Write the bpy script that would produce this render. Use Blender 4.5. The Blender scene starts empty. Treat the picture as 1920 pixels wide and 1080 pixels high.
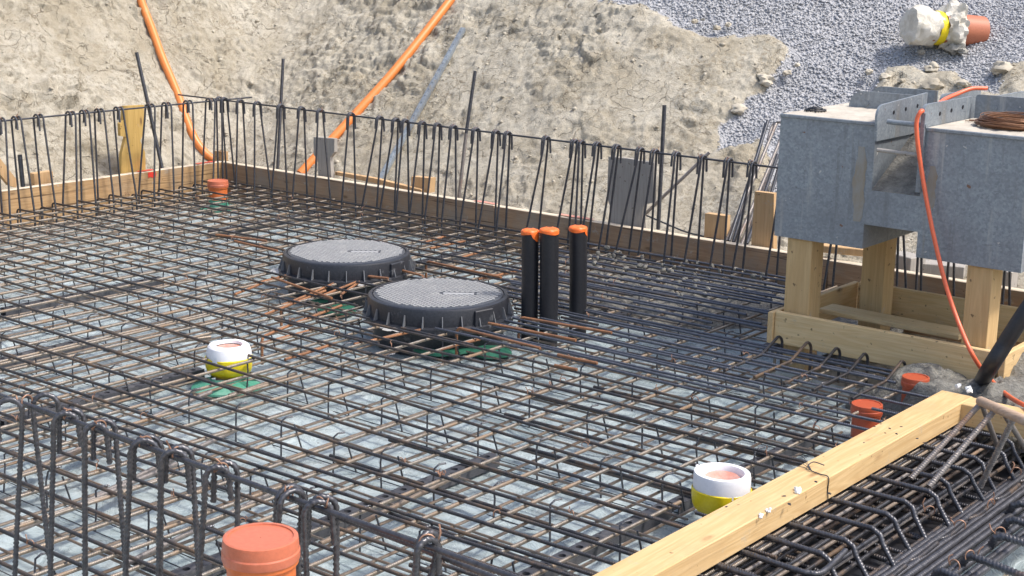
import bpy, math, random
import numpy as np
from mathutils import Vector, Matrix
random.seed(7); rng = np.random.default_rng(7)
scn = bpy.context.scene
R_ = math.radians

# ---------------------------------------------------------------- camera
PC = np.array([960., 540.]); VA = np.array([-2604., -180.]); VB = np.array([3306., -85.])
FL = math.sqrt(-np.dot(VA-PC, VB-PC)); CH = 1.8
def _ray(p):
    v = np.array([p[0]-PC[0], -(p[1]-PC[1]), -FL]); return v/np.linalg.norm(v)
_X = -_ray(VA); _Y = _ray(VB); _Z = np.cross(_X, _Y); RM = np.array([_X, _Y, _Z])
cam = bpy.data.objects.new("camera", bpy.data.cameras.new("camera"))
scn.collection.objects.link(cam); scn.camera = cam
cam.data.sensor_width = 36; cam.data.lens = FL/1920*36
cam.data.clip_start = .05; cam.data.clip_end = 600
M4 = Matrix([list(RM[0])+[0], list(RM[1])+[0], list(RM[2])+[CH], [0, 0, 0, 1]]); cam.matrix_world = M4

# ---------------------------------------------------------------- light
SUN = Vector((.50, .19, .84)).normalized()
w = bpy.data.worlds.new("World"); scn.world = w; w.use_nodes = True
nt = w.node_tree; nt.nodes.clear()
sky = nt.nodes.new('ShaderNodeTexSky'); sky.sky_type = 'NISHITA'; sky.sun_disc = False
sky.sun_elevation = math.asin(SUN.z); sky.sun_rotation = math.atan2(SUN.x, SUN.y)
sky.air_density = 1.0; sky.dust_density = 3.5; sky.ozone_density = 1.0
bg = nt.nodes.new('ShaderNodeBackground'); bg.inputs[1].default_value = .15
wo = nt.nodes.new('ShaderNodeOutputWorld'); nt.links.new(sky.outputs[0], bg.inputs[0]); nt.links.new(bg.outputs[0], wo.inputs[0])
sl = bpy.data.lights.new("sun", 'SUN'); sl.energy = 2.1; sl.angle = R_(7.0); sl.color = (1, .95, .87)
so = bpy.data.objects.new("sun", sl); scn.collection.objects.link(so)
so.rotation_euler = SUN.to_track_quat('Z', 'Y').to_euler()
scn.view_settings.view_transform = 'Standard'; scn.view_settings.look = 'None'
scn.view_settings.exposure = 0.70; scn.view_settings.gamma = 1

# ---------------------------------------------------------------- picture point -> place
def _d(px, py): return RM @ np.array([px-PC[0], -(py-PC[1]), -FL])
def at(px, py, z=0.):
    d = _d(px, py); t = (z-CH)/d[2]; return Vector((d[0]*t, d[1]*t, z))
def ony(px, py, y):
    d = _d(px, py); t = y/d[1]; return Vector((d[0]*t, y, CH+d[2]*t))
def onx(px, py, x):
    d = _d(px, py); t = x/d[0]; return Vector((x, d[1]*t, CH+d[2]*t))
def proj(p):
    v = RM.T @ np.array([p[0], p[1], p[2]-CH]); return PC[0]-FL*v[0]/v[2], PC[1]+FL*v[1]/v[2]
def solve(fn, px, lo, hi, k=0):
    ts = np.linspace(lo, hi, 1600); return float(ts[int(np.argmin([abs(proj(fn(t))[k]-px) for t in ts]))])

# ---------------------------------------------------------------- mesh tools
class MB:
    def __init__(s): s.v = []; s.f = []; s.uv = []; s.mi = []; s.sm = []; s.ang = 0
    def face(s, idx, uv=None, mi=0, sm=True):
        s.f.append(idx); s.uv.append(uv); s.mi.append(mi); s.sm.append(sm)
    def box(s, c, d, rz=0, mi=0, top=None, M=None, bev=0):
        n = len(s.v); cx, cy, cz = c; a, b, h = d[0]/2, d[1]/2, d[2]/2
        m = M or Matrix.Rotation(rz, 3, 'Z')
        if bev:
            e = min(bev, a*.8, b*.8, h*.8); P = []
            for z, k in ((-h, 1), (-h+e, 0), (h-e, 0), (h, 1)):
                A, B = (a-e, b-e) if k else (a, b)
                q = e*.5
                P.append([Vector(x) for x in ((-A, -B+q, z), (-A+q, -B, z), (A-q, -B, z), (A, -B+q, z), (A, B-q, z), (A-q, B, z), (-A+q, B, z), (-A, B-q, z))])
            for ring in P:
                for v in ring: s.v.append(Vector(c)+m@v)
            for k in range(3):
                for i in range(8):
                    j = (i+1) % 8; s.face((n+k*8+i, n+k*8+j, n+k*8+8+j, n+k*8+8+i), mi=(top if (top is not None and k == 2) else mi), sm=False)
            s.face(tuple(n+i for i in reversed(range(8))), mi=mi, sm=False)
            s.face(tuple(n+24+i for i in range(8)), mi=mi if top is None else top, sm=False); return s
        for z in (-h, h):
            for x, y in ((-a, -b), (a, -b), (a, b), (-a, b)): s.v.append(Vector(c)+m@Vector((x, y, z)))
        for q in ((3, 2, 1, 0), (0, 1, 5, 4), (1, 2, 6, 5), (2, 3, 7, 6), (3, 0, 4, 7)): s.face(tuple(n+i for i in q), mi=mi, sm=False)
        s.face((n+4, n+5, n+6, n+7), mi=mi if top is None else top, sm=False); return s
    def prism(s, pts, off, mi=0):      # closed 3-D outline pushed along off
        n = len(s.v); k = len(pts); off = Vector(off)
        for p in pts: s.v.append(Vector(p))
        for p in pts: s.v.append(Vector(p)+off)
        s.face(tuple(range(n, n+k)), mi=mi, sm=False); s.face(tuple(reversed(range(n+k, n+2*k))), mi=mi, sm=False)
        for i in range(k):
            j = (i+1) % k; s.face((n+j, n+i, n+k+i, n+k+j), mi=mi, sm=False)
        return s
    def tube(s, pts, r, n=8, cap=True, ribs=0, mi=0, u0=0, ra=.17):
        P = [Vector(p) for p in pts]
        if ribs:                          # resample finely for true ribs
            Q = [P[0]]
            for a, b in zip(P, P[1:]):
                L = (b-a).length; m = max(1, int(L/.0032))
                for i in range(1, m+1): Q.append(a.lerp(b, i/m))
            P = Q
        base = len(s.v); t0 = (P[1]-P[0]).normalized()
        ref = Vector((0, 0, 1)) if abs(t0.z) < .9 else Vector((1, 0, 0))
        nx = t0.cross(ref).normalized(); u = u0; us = []
        for i, p in enumerate(P):
            t = (P[min(i+1, len(P)-1)]-P[max(i-1, 0)])
            t = t.normalized() if t.length > 1e-9 else t0
            nx = (nx - t*nx.dot(t)); nx = nx.normalized() if nx.length > 1e-6 else t.orthogonal().normalized()
            ny = t.cross(nx)
            if i: u += (p-P[i-1]).length
            us.append(u); rr = r[i] if isinstance(r, (list, tuple)) and not ribs else (r[0] if isinstance(r, (list, tuple)) else r)
            for k in range(n):
                a = 2*math.pi*k/n; q = rr
                if ribs:
                    sgn = 1 if math.sin(a) > 0 else -1
                    ph = (u/ribs+sgn*math.cos(a)*.35) % 1; q = rr*(1+(ra if ph < .42 else -ra*.2)*min(1, abs(math.sin(a))*2.2+.1))
                s.v.append(p+nx*(math.cos(a)*q)+ny*(math.sin(a)*q))
        for i in range(len(P)-1):
            for k in range(n):
                l = (k+1) % n; a = base+i*n
                s.face((a+k, a+l, a+n+l, a+n+k), ((us[i], k/n), (us[i], (k+1)/n), (us[i+1], (k+1)/n), (us[i+1], k/n)), mi=mi)
        if cap:
            s.face(tuple(base+k for k in reversed(range(n))), mi=mi, sm=False)
            s.face(tuple(base+(len(P)-1)*n+k for k in range(n)), mi=mi, sm=False)
        return s
    def lathe(s, prof, c, n=40, mi=0, cap=True, ax=None, wob=None):
        s.ang = s.ang or n >= 30
        base = len(s.v); c = Vector(c); m = ax or Matrix.Identity(3)
        for i, (r, z) in enumerate(prof):
            for k in range(n):
                a = 2*math.pi*k/n; rr = r*(1+(wob(a, i) if wob else 0)); s.v.append(c+m@Vector((rr*math.cos(a), rr*math.sin(a), z)))
        for i in range(len(prof)-1):
            for k in range(n):
                l = (k+1) % n; a = base+i*n; s.face((a+k, a+l, a+n+l, a+n+k), mi=mi)
        if cap:
            s.face(tuple(base+k for k in reversed(range(n))), mi=mi, sm=False)
            s.face(tuple(base+(len(prof)-1)*n+k for k in range(n)), mi=mi, sm=False)
        return s
    def grid(s, P, mi=0):              # P[i][j] points
        b = len(s.v); m = len(P[0])
        for row in P:
            for p in row: s.v.append(Vector(p))
        for i in range(len(P)-1):
            for j in range(m-1): s.face((b+i*m+j, b+(i+1)*m+j, b+(i+1)*m+j+1, b+i*m+j+1), mi=mi)
        return s
def meshof(name, mb, mats, o):
    me = bpy.data.meshes.new(name)
    me.from_pydata([tuple(v-o) for v in mb.v], [], mb.f)
    if not isinstance(mats, (list, tuple)): mats = [mats]
    for m in mats: me.materials.append(m)
    me.polygons.foreach_set('material_index', mb.mi); me.polygons.foreach_set('use_smooth', mb.sm)
    if any(u is not None for u in mb.uv):
        ul = me.uv_layers.new(name='UVMap'); arr = []
        for f, u in zip(mb.f, mb.uv):
            if u is None: arr += [0., 0.]*len(f)
            else:
                for q in u: arr += [q[0], q[1]]
        ul.data.foreach_set('uv', arr)
    me.update(); me.set_sharp_from_angle(angle=R_(28 if (mb.ang or not any(mb.sm)) else 58)); return me
def base_of(vs):
    a = np.array([tuple(v) for v in vs]); lo, hi = a.min(0), a.max(0)
    return Vector(((lo[0]+hi[0])/2, (lo[1]+hi[1])/2, lo[2]))
def obj(name, mb, mats, parent=None, label=None):
    o = base_of(mb.v); me = meshof(name, mb, mats, o)
    ob = bpy.data.objects.new(name, me); scn.collection.objects.link(ob)
    ob['wo'] = tuple(o)
    if parent is not None:
        ob.parent = parent; ob.location = o-Vector(parent['wo'])
    else: ob.location = o
    if label: ob['label'] = label
    return ob
def tag(o, label, cat, group=None, kind=None):
    o['label'] = label
    if cat: o['category'] = cat
    if group: o['group'] = group
    if kind: o['kind'] = kind
    return o
def thing(name, loc, label, cat, group=None):
    o = bpy.data.objects.new(name, None); scn.collection.objects.link(o); o.empty_display_size = .1
    o.location = loc; o['wo'] = tuple(loc); return tag(o, label, cat, group)
def arc(c, e1, e2, r, a0, a1, n=8):
    return [Vector(c)+Vector(e1)*(r*math.cos(a0+(a1-a0)*i/n))+Vector(e2)*(r*math.sin(a0+(a1-a0)*i/n)) for i in range(n+1)]
def smooth(pts, n=6):                 # Catmull-Rom
    P = [Vector(p) for p in pts]; P = [P[0]*2-P[1]]+P+[P[-1]*2-P[-2]]; out = []
    for i in range(1, len(P)-2):
        for k in range(n):
            t = k/n; a, b, c, d = P[i-1:i+3]
            out.append(.5*((2*b)+(c-a)*t+(2*a-5*b+4*c-d)*t*t+(3*b-a-3*c+d)*t**3))
    out.append(P[-2]); return out
ORD = "first second third fourth fifth sixth seventh eighth ninth tenth eleventh twelfth thirteenth fourteenth fifteenth sixteenth seventeenth eighteenth nineteenth twentieth".split()
def nth(i):
    if i < 20: return ORD[i]
    if i == 29: return "thirtieth"
    return ("twenty-" if i < 29 else "thirty-")+ORD[(i-20) % 10]

# ---------------------------------------------------------------- materials
class NT:
    def __init__(s, name):
        s.m = bpy.data.materials.new(name); s.m.use_nodes = True; s.t = s.m.node_tree; s.t.nodes.clear()
        s.out = s.n('ShaderNodeOutputMaterial'); s.b = s.n('ShaderNodeBsdfPrincipled'); s.l(s.b.outputs[0], s.out.inputs[0])
        s.tc = s.n('ShaderNodeTexCoord')
    def n(s, t, **k):
        x = s.t.nodes.new(t)
        for a, b in k.items(): setattr(x, a, b)
        return x
    def l(s, a, b): s.t.links.new(a, b)
    def map(s, src='Object', scale=(1, 1, 1), rot=(0, 0, 0), loc=(0, 0, 0)):
        m = s.n('ShaderNodeMapping'); s.l(s.tc.outputs[src], m.inputs[0])
        m.inputs['Scale'].default_value = scale; m.inputs['Rotation'].default_value = rot; m.inputs['Location'].default_value = loc; return m.outputs[0]
    def noise(s, vec, scale, det=6, rough=.6, dist=0):
        x = s.n('ShaderNodeTexNoise'); s.l(vec, x.inputs['Vector'])
        x.inputs['Scale'].default_value = scale; x.inputs['Detail'].default_value = det; x.inputs['Roughness'].default_value = rough; x.inputs['Distortion'].default_value = dist
        return x.outputs[0]
    def vor(s, vec, scale, feat='F1', out=0):
        x = s.n('ShaderNodeTexVoronoi', feature=feat); s.l(vec, x.inputs['Vector']); x.inputs['Scale'].default_value = scale; return x.outputs[out]
    def ramp(s, fac, stops):
        r = s.n('ShaderNodeValToRGB'); s.l(fac, r.inputs[0]); e = r.color_ramp.elements
        while len(e) < len(stops): e.new(.5)
        for q, (p, c) in zip(e, stops):
            q.position = p; q.color = (c if isinstance(c, (tuple, list)) else (c, c, c))[:3]+(1,) if isinstance(c, tuple) else (c, c, c, 1)
        return r.outputs[0]
    def mix(s, f, a, b, bt='MIX'):
        x = s.n('ShaderNodeMix', data_type='RGBA', blend_type=bt)
        for sock, v in ((x.inputs[0], f), (x.inputs[6], a), (x.inputs[7], b)):
            if hasattr(v, 'links') or hasattr(v, 'is_linked'): s.l(v, sock)
            else: sock.default_value = v if not isinstance(v, tuple) else v[:3]+(1,)
        return x.outputs[2]
    def math(s, op, a, b=None, c=None):
        x = s.n('ShaderNodeMath', operation=op)
        for i, v in enumerate((a, b, c)):
            if v is None: continue
            if isinstance(v, (int, float)): x.inputs[i].default_value = v
            else: s.l(v, x.inputs[i])
        return x.outputs[0]
    def bump(s, h, dist=.005, st=1, prev=None):
        b = s.n('ShaderNodeBump'); s.l(h, b.inputs['Height']); b.inputs['Distance'].default_value = dist; b.inputs['Strength'].default_value = st
        if prev: s.l(prev, b.inputs['Normal'])
        return b.outputs[0]
    def fin(s, col, rough=.7, metal=0, normal=None, spec=.5, trans=None):
        def put(v, n):
            k = s.b.inputs[n]
            if isinstance(v, (int, float)): k.default_value = v
            elif isinstance(v, tuple): k.default_value = v[:3]+(1,)
            else: s.l(v, k)
        put(col, 'Base Color'); put(rough, 'Roughness'); put(metal, 'Metallic'); s.b.inputs['Specular IOR Level'].default_value = spec
        if normal: s.l(normal, s.b.inputs['Normal'])
        return s.m

def steel(name, c1, c2, rust, rf=.5, rough=.42, metal=.55, ribs=True, pitch=.0085, rb=.55):
    n = NT(name); o = n.map('Object')
    oi = n.n('ShaderNodeObjectInfo'); va = n.n('ShaderNodeVectorMath', operation='ADD'); n.l(o, va.inputs[0])
    cb = n.n('ShaderNodeCombineXYZ'); n.l(n.math('MULTIPLY', oi.outputs['Random'], 37.), cb.inputs[0]); n.l(cb.outputs[0], va.inputs[1]); o = va.outputs[0]
    a = n.noise(o, 5, 5, .7); b = n.noise(o, 60, 3, .6)
    col = n.mix(n.ramp(b, [(.25, 0.), (.75, 1.)]), c1, c2)
    f = n.ramp(n.math('ADD', n.math('MULTIPLY', a, .85), n.math('MULTIPLY', b, .15)), [(rf, 0.), (rf+.16, 1.)])
    col = n.mix(f, col, rust)
    rg = n.math('ADD', n.math('MULTIPLY', f, .3), rough); mt = n.math('SUBTRACT', metal, n.math('MULTIPLY', f, metal*.8))
    nr = None
    if ribs:
        sx = n.n('ShaderNodeSeparateXYZ'); n.l(n.tc.outputs['UV'], sx.inputs[0])
        v2 = n.math('ABSOLUTE', n.math('SINE', n.math('MULTIPLY', sx.outputs[1], 2*math.pi)))
        ph = n.math('SINE', n.math('ADD', n.math('MULTIPLY', sx.outputs[0], 2*math.pi/pitch), n.math('MULTIPLY', v2, 1.6)))
        nr = n.bump(n.math('MULTIPLY', n.math('MAXIMUM', ph, 0.), n.math('ADD', v2, .15)), .0022, rb)
    nr = n.bump(b, .0004, .3, nr)
    return n.fin(col, rg, mt, nr)
ST_A = steel('steel_dark', (.042, .043, .050), (.085, .083, .088), (.135, .088, .055), .47, .36, .6)
ST_BL = steel('steel_blue', (.075, .08, .10), (.15, .16, .19), (.14, .10, .075), .60, .34, .65)
ST_B = steel('steel_brown', (.23, .19, .15), (.41, .365, .31), (.25, .165, .10), .49, .32, .7, rb=.5)
ST_H = steel('steel_hook', (.05, .053, .062), (.11, .112, .125), (.16, .09, .055), .62, .36, .6)
ST_HG = steel('steel_hook_plain', (.06, .06, .068), (.135, .135, .145), (.16, .09, .055), .62, .36, .6, ribs=False)
ST_R = steel('steel_rust', (.27, .12, .055), (.38, .18, .085), (.17, .085, .05), .46, .6, .2)
ST_W = steel('steel_wire', (.30, .16, .10), (.42, .25, .17), (.25, .10, .06), .55, .5, .3, ribs=False)
ST_BR = steel('steel_low', (.18, .145, .115), (.30, .25, .205), (.24, .15, .09), .49, .42, .5, rb=.3)
ST_L = steel('steel_light', (.20, .18, .17), (.34, .31, .29), (.22, .12, .07), .55, .42, .5)

def wood(name, c1, c2, axis=0, knots=True, dark=(.16, .09, .045), wear=0., wcol=(.3, .29, .27), rough=.65):
    n = NT(name); oi = n.n('ShaderNodeObjectInfo')
    sc = [14, 14, 14]; sc[axis] = .8
    o = n.map('Object', tuple(sc)); va = n.n('ShaderNodeVectorMath', operation='ADD'); n.l(o, va.inputs[0])
    cb = n.n('ShaderNodeCombineXYZ')
    for i in range(3): n.l(n.math('MULTIPLY', oi.outputs['Random'], 41.+13*i), cb.inputs[i])
    n.l(cb.outputs[0], va.inputs[1]); o2 = va.outputs[0]
    wv = n.noise(o2, 1.0, 3, .55, .6)
    rings = n.math('FRACT', n.math('MULTIPLY', wv, 9.))
    rings = n.math('ABSOLUTE', n.math('SUBTRACT', rings, .5))
    fine = n.noise(o2, 7, 4, .7)
    col = n.mix(n.ramp(rings, [(.0, .25), (.5, .85)]), c1, c2)
    col = n.mix(n.ramp(fine, [(.3, .28), (.7, 0.)]), col, tuple(x*.55 for x in c1))
    kn = None
    if knots:
        ks = [9, 9, 9]; ks[axis] = 3.2
        kv = n.vor(n.map('Object', tuple(ks), loc=(3.3, 1.7, 5.1)), 1.0)
        kn = n.ramp(kv, [(.05, .8), (.09, .3), (.14, 0.)])
        col = n.mix(kn, col, dark)
    if wear:
        wn = n.noise(n.map('Object'), 3.2, 6, .7); col = n.mix(n.ramp(wn, [(.62-wear*.35, 0.), (.85-wear*.3, 1.)]), col, wcol)
    if 'old' in name:
        sl_ = n.noise(n.map('Object', tuple(.35 if i == axis else 22 for i in range(3))), 1., 2, .4); col = n.mix(n.ramp(sl_, [(.485, 0.), (.5, .85), (.515, 0.)]), col, (.05, .03, .02))
    sp = n.noise(n.map('Object'), 38, 2, .5); col = n.mix(n.ramp(sp, [(.70, 0.), (.76, .7)]), col, tuple(x*.5 for x in dark))
    cs = n.noise(n.map('Object', loc=(9, 3, 6)), 11, 7, .75); col = n.mix(n.ramp(cs, [(.60, 0.), (.68, .6)]), col, (.46, .43, .38) if 'fresh' not in name and 'yellow' not in name else (.50, .40, .27))
    return n.fin(col, rough, 0, n.bump(n.math('ADD', rings, fine), .0018, .35), .3)
WD_BEAM = wood('pine_fresh', (.58, .37, .16), (.73, .53, .28), 1, knots=True, dark=(.34, .19, .08), wear=.35, wcol=(.56, .38, .19))
WD_BEAMX = wood('pine_fresh_x', (.62, .41, .19), (.72, .52, .27), 0, knots=False)
WD_FR = wood('pine_yellow', (.68, .47, .22), (.80, .61, .34), 0, wear=.15, wcol=(.5, .36, .19))
WD_FRY = wood('pine_yellow_y', (.62, .42, .20), (.74, .54, .29), 1)
WD_Z = wood('pine_post', (.56, .37, .17), (.68, .49, .25), 2)
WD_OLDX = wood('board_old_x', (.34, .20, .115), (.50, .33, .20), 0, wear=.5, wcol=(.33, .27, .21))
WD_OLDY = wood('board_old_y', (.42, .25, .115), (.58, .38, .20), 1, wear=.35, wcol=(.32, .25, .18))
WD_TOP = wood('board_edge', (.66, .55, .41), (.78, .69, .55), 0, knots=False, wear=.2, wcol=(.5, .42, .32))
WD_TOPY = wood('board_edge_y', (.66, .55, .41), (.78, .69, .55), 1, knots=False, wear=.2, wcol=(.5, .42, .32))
WD_STAKE = wood('stake_yellow', (.52, .33, .10), (.64, .43, .15), 2)
WD_GREY = wood('plank_grey', (.34, .315, .285), (.46, .43, .39), 2, knots=False, wear=.3, wcol=(.28, .26, .235))
WD_BLK = wood('block_tan', (.56, .35, .17), (.66, .45, .25), 2)
WD_HND = wood('handle_wood', (.45, .31, .21), (.60, .44, .32), 0, knots=False, wear=.3, wcol=(.3, .24, .2))

def plastic(name, c, c2=None, rough=.4, dust=(.45, .42, .38), df=.62, scale=6, bd=.0006):
    n = NT(name); o = n.map('Object'); a = n.noise(o, scale, 6, .7); b = n.noise(o, 90, 3, .6)
    col = n.mix(n.ramp(b, [(.3, 0.), (.7, 1.)]), c, c2 or tuple(x*.85 for x in c))
    f = n.ramp(a, [(df, 0.), (df+.2, .75)]); col = n.mix(f, col, dust)
    return n.fin(col, n.math('ADD', n.math('MULTIPLY', f, .4), rough), 0, n.bump(b, bd, .4), .5)
PL_OR = plastic('pipe_orange', (.68, .17, .045), df=.66, dust=(.62, .30, .2))
PL_RED = plastic('pipe_red_brown', (.50, .10, .045), df=.62, dust=(.5, .22, .15))
PL_CAP = plastic('cap_top', (.60, .17, .09), df=.6, dust=(.62, .28, .2))
PL_HOSE = plastic('conduit_orange', (.80, .25, .06), df=.58, dust=(.72, .42, .24))
PL_HOSE2 = plastic('hose_red_orange', (.85, .17, .075), df=.7, rough=.35)
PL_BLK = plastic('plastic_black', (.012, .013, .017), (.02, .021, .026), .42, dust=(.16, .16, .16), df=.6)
PL_FRM = plastic('manhole_frame', (.018, .02, .026), (.035, .037, .045), .4, dust=(.34, .35, .37), df=.62, scale=9)
PL_RIB = plastic('frame_rib', (.16, .165, .175), (.16, .165, .175), .4, dust=(.5, .5, .5), df=.55, scale=9)
PL_LID = plastic('manhole_lid', (.045, .05, .06), (.075, .08, .09), .42, dust=(.30, .30, .29), df=.58, scale=10, bd=.001)
PL_LIDT = plastic('manhole_tread', (.32, .325, .33), (.43, .435, .44), .45, dust=(.55, .54, .52), df=.50, scale=10, bd=.001)
PL_SPC = plastic('spacer_plastic', (.045, .047, .055), (.07, .07, .08), .5, dust=(.18, .17, .165), df=.55)
PL_YEL = plastic('tape_yellow', (.86, .68, .015), (.76, .58, .012), .3, dust=(.80, .66, .25), df=.66)
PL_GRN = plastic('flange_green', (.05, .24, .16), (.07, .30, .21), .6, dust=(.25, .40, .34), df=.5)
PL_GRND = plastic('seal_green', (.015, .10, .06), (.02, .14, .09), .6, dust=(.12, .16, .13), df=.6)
PL_TAPE = plastic('tape_orange', (.95, .19, .035), (.85, .16, .03), .35, df=.8)
PL_FOAM = plastic('foam_white', (.86, .86, .88), (.80, .80, .82), .6, dust=(.7, .68, .66), df=.72)
PL_STY = plastic('styrofoam', (.85, .86, .84), (.78, .78, .76), .7, df=.8, bd=.003)
def cloth():
    n = NT('bag_white'); o = n.map('Object'); a = n.noise(o, 14, 5, .6, 1.0)
    return n.fin(n.mix(n.ramp(a, [(.35, 0.), (.7, 1.)]), (.50, .46, .38), (.72, .69, .62)), .55, 0, n.bump(a, .012, .8), .4)
CLOTH = cloth()
def galv():
    n = NT('galvanised_steel'); o = n.map('Object')
    v = n.vor(o, 110, out=1); sp = n.n('ShaderNodeSeparateXYZ'); n.l(v, sp.inputs[0])
    a = n.noise(o, 2.6, 6, .62); st = n.noise(n.map('Object', (9, 9, .9)), 1.0, 5, .6); c = n.noise(o, 42, 7, .8)
    col = n.mix(n.ramp(n.math('ADD', n.math('MULTIPLY', sp.outputs[0], .25), n.math('MULTIPLY', c, .75)), [(.25, 0.), (.72, 1.)]), (.19, .22, .25), (.36, .405, .44))
    col = n.mix(n.ramp(a, [(.38, .55), (.6, 0.)]), col, (.20, .215, .235))
    col = n.mix(n.ramp(st, [(.60, 0.), (.72, .75)]), col, (.27, .225, .155))
    col = n.mix(n.ramp(n.noise(n.map('Object', (1, 1, 12), (.0, .25, 0)), 5, 3, .5, 2.0), [(.69, 0.), (.715, .6)]), col, (.12, .125, .14))
    dr = n.noise(n.map('Object', (26, 26, 1.6)), 1., 5, .65); col = n.mix(n.ramp(dr, [(.56, 0.), (.70, .5)]), col, (.15, .155, .16)); dl = n.noise(n.map('Object', (17, 17, 1.1), loc=(7, 2, 3)), 1., 5, .65); col = n.mix(n.ramp(dl, [(.60, 0.), (.72, .55)]), col, (.50, .50, .48))
    rs = n.noise(n.map('Object', loc=(4, 9, 1)), 19, 3, .5); col = n.mix(n.ramp(rs, [(.725, 0.), (.75, .85)]), col, (.20, .09, .04)); wp_ = n.noise(n.map('Object', loc=(1, 5, 8)), 30, 2, .5); col = n.mix(n.ramp(wp_, [(.735, 0.), (.75, .8)]), col, (.60, .59, .56))
    return n.fin(col, n.math('ADD', n.math('MULTIPLY', c, .25), .40), .35, n.bump(c, .0015, .4), .5)
GALV = galv()
def stain():
    n = NT('rust_stain'); o = n.map('Object', (1, 1, .35)); a = n.noise(o, 14, 6, .7)
    m = n.fin(n.mix(n.ramp(a, [(.35, 0.), (.65, 1.)]), (.30, .31, .30), (.27, .215, .14)), .75); return m
STAIN = stain()
def dusty():
    n = NT('dusty_top'); o = n.map('Object'); a = n.noise(o, 9, 7, .72); b = n.noise(o, 60, 3, .6)
    col = n.mix(n.ramp(a, [(.3, 0.), (.62, 1.)]), (.40, .36, .30), (.58, .53, .45))
    return n.fin(n.mix(n.ramp(b, [(.66, 0.), (.72, .7)]), col, (.25, .2, .15)), .85, 0, n.bump(a, .006, .8), .2)
DUST = dusty()
def foil():
    n = NT('foil_pale'); o = n.map('Object')
    a = n.noise(o, 5, 6, .62, 1.4); b = n.noise(o, 22, 4, .6, .8); d = n.noise(o, 2.2, 6, .7)
    col = n.mix(n.ramp(a, [(.35, 0.), (.66, 1.)]), (.27, .335, .355), (.46, .53, .545))
    col = n.mix(n.ramp(d, [(.58, 0.), (.72, .6)]), col, (.27, .29, .28))
    sp_ = n.noise(o, 48, 3, .6); col = n.mix(n.ramp(sp_, [(.66, 0.), (.70, .7)]), col, (.12, .115, .10)); sm_ = n.noise(n.map('Object', loc=(5, 5, 5)), 7, 6, .75); col = n.mix(n.ramp(sm_, [(.55, 0.), (.68, .55)]), col, (.22, .235, .235))
    rg = n.ramp(b, [(.3, .18), (.7, .42)])
    return n.fin(col, rg, .0, n.bump(b, .006, .6, n.bump(a, .03, .8)), .7)
FOIL = foil()
def conc():
    n = NT('wet_concrete'); o = n.map('Object'); a = n.noise(o, 18, 8, .75); b = n.vor(o, 70)
    col = n.mix(n.ramp(a, [(.35, 0.), (.65, 1.)]), (.11, .105, .095), (.29, .28, .245))
    return n.fin(n.mix(n.ramp(b, [(.0, .5), (.35, 0.)]), col, (.30, .30, .29)), .6, 0, n.bump(b, .006, .7, n.bump(a, .02, 1)), .5)
CONC = conc()
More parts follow.
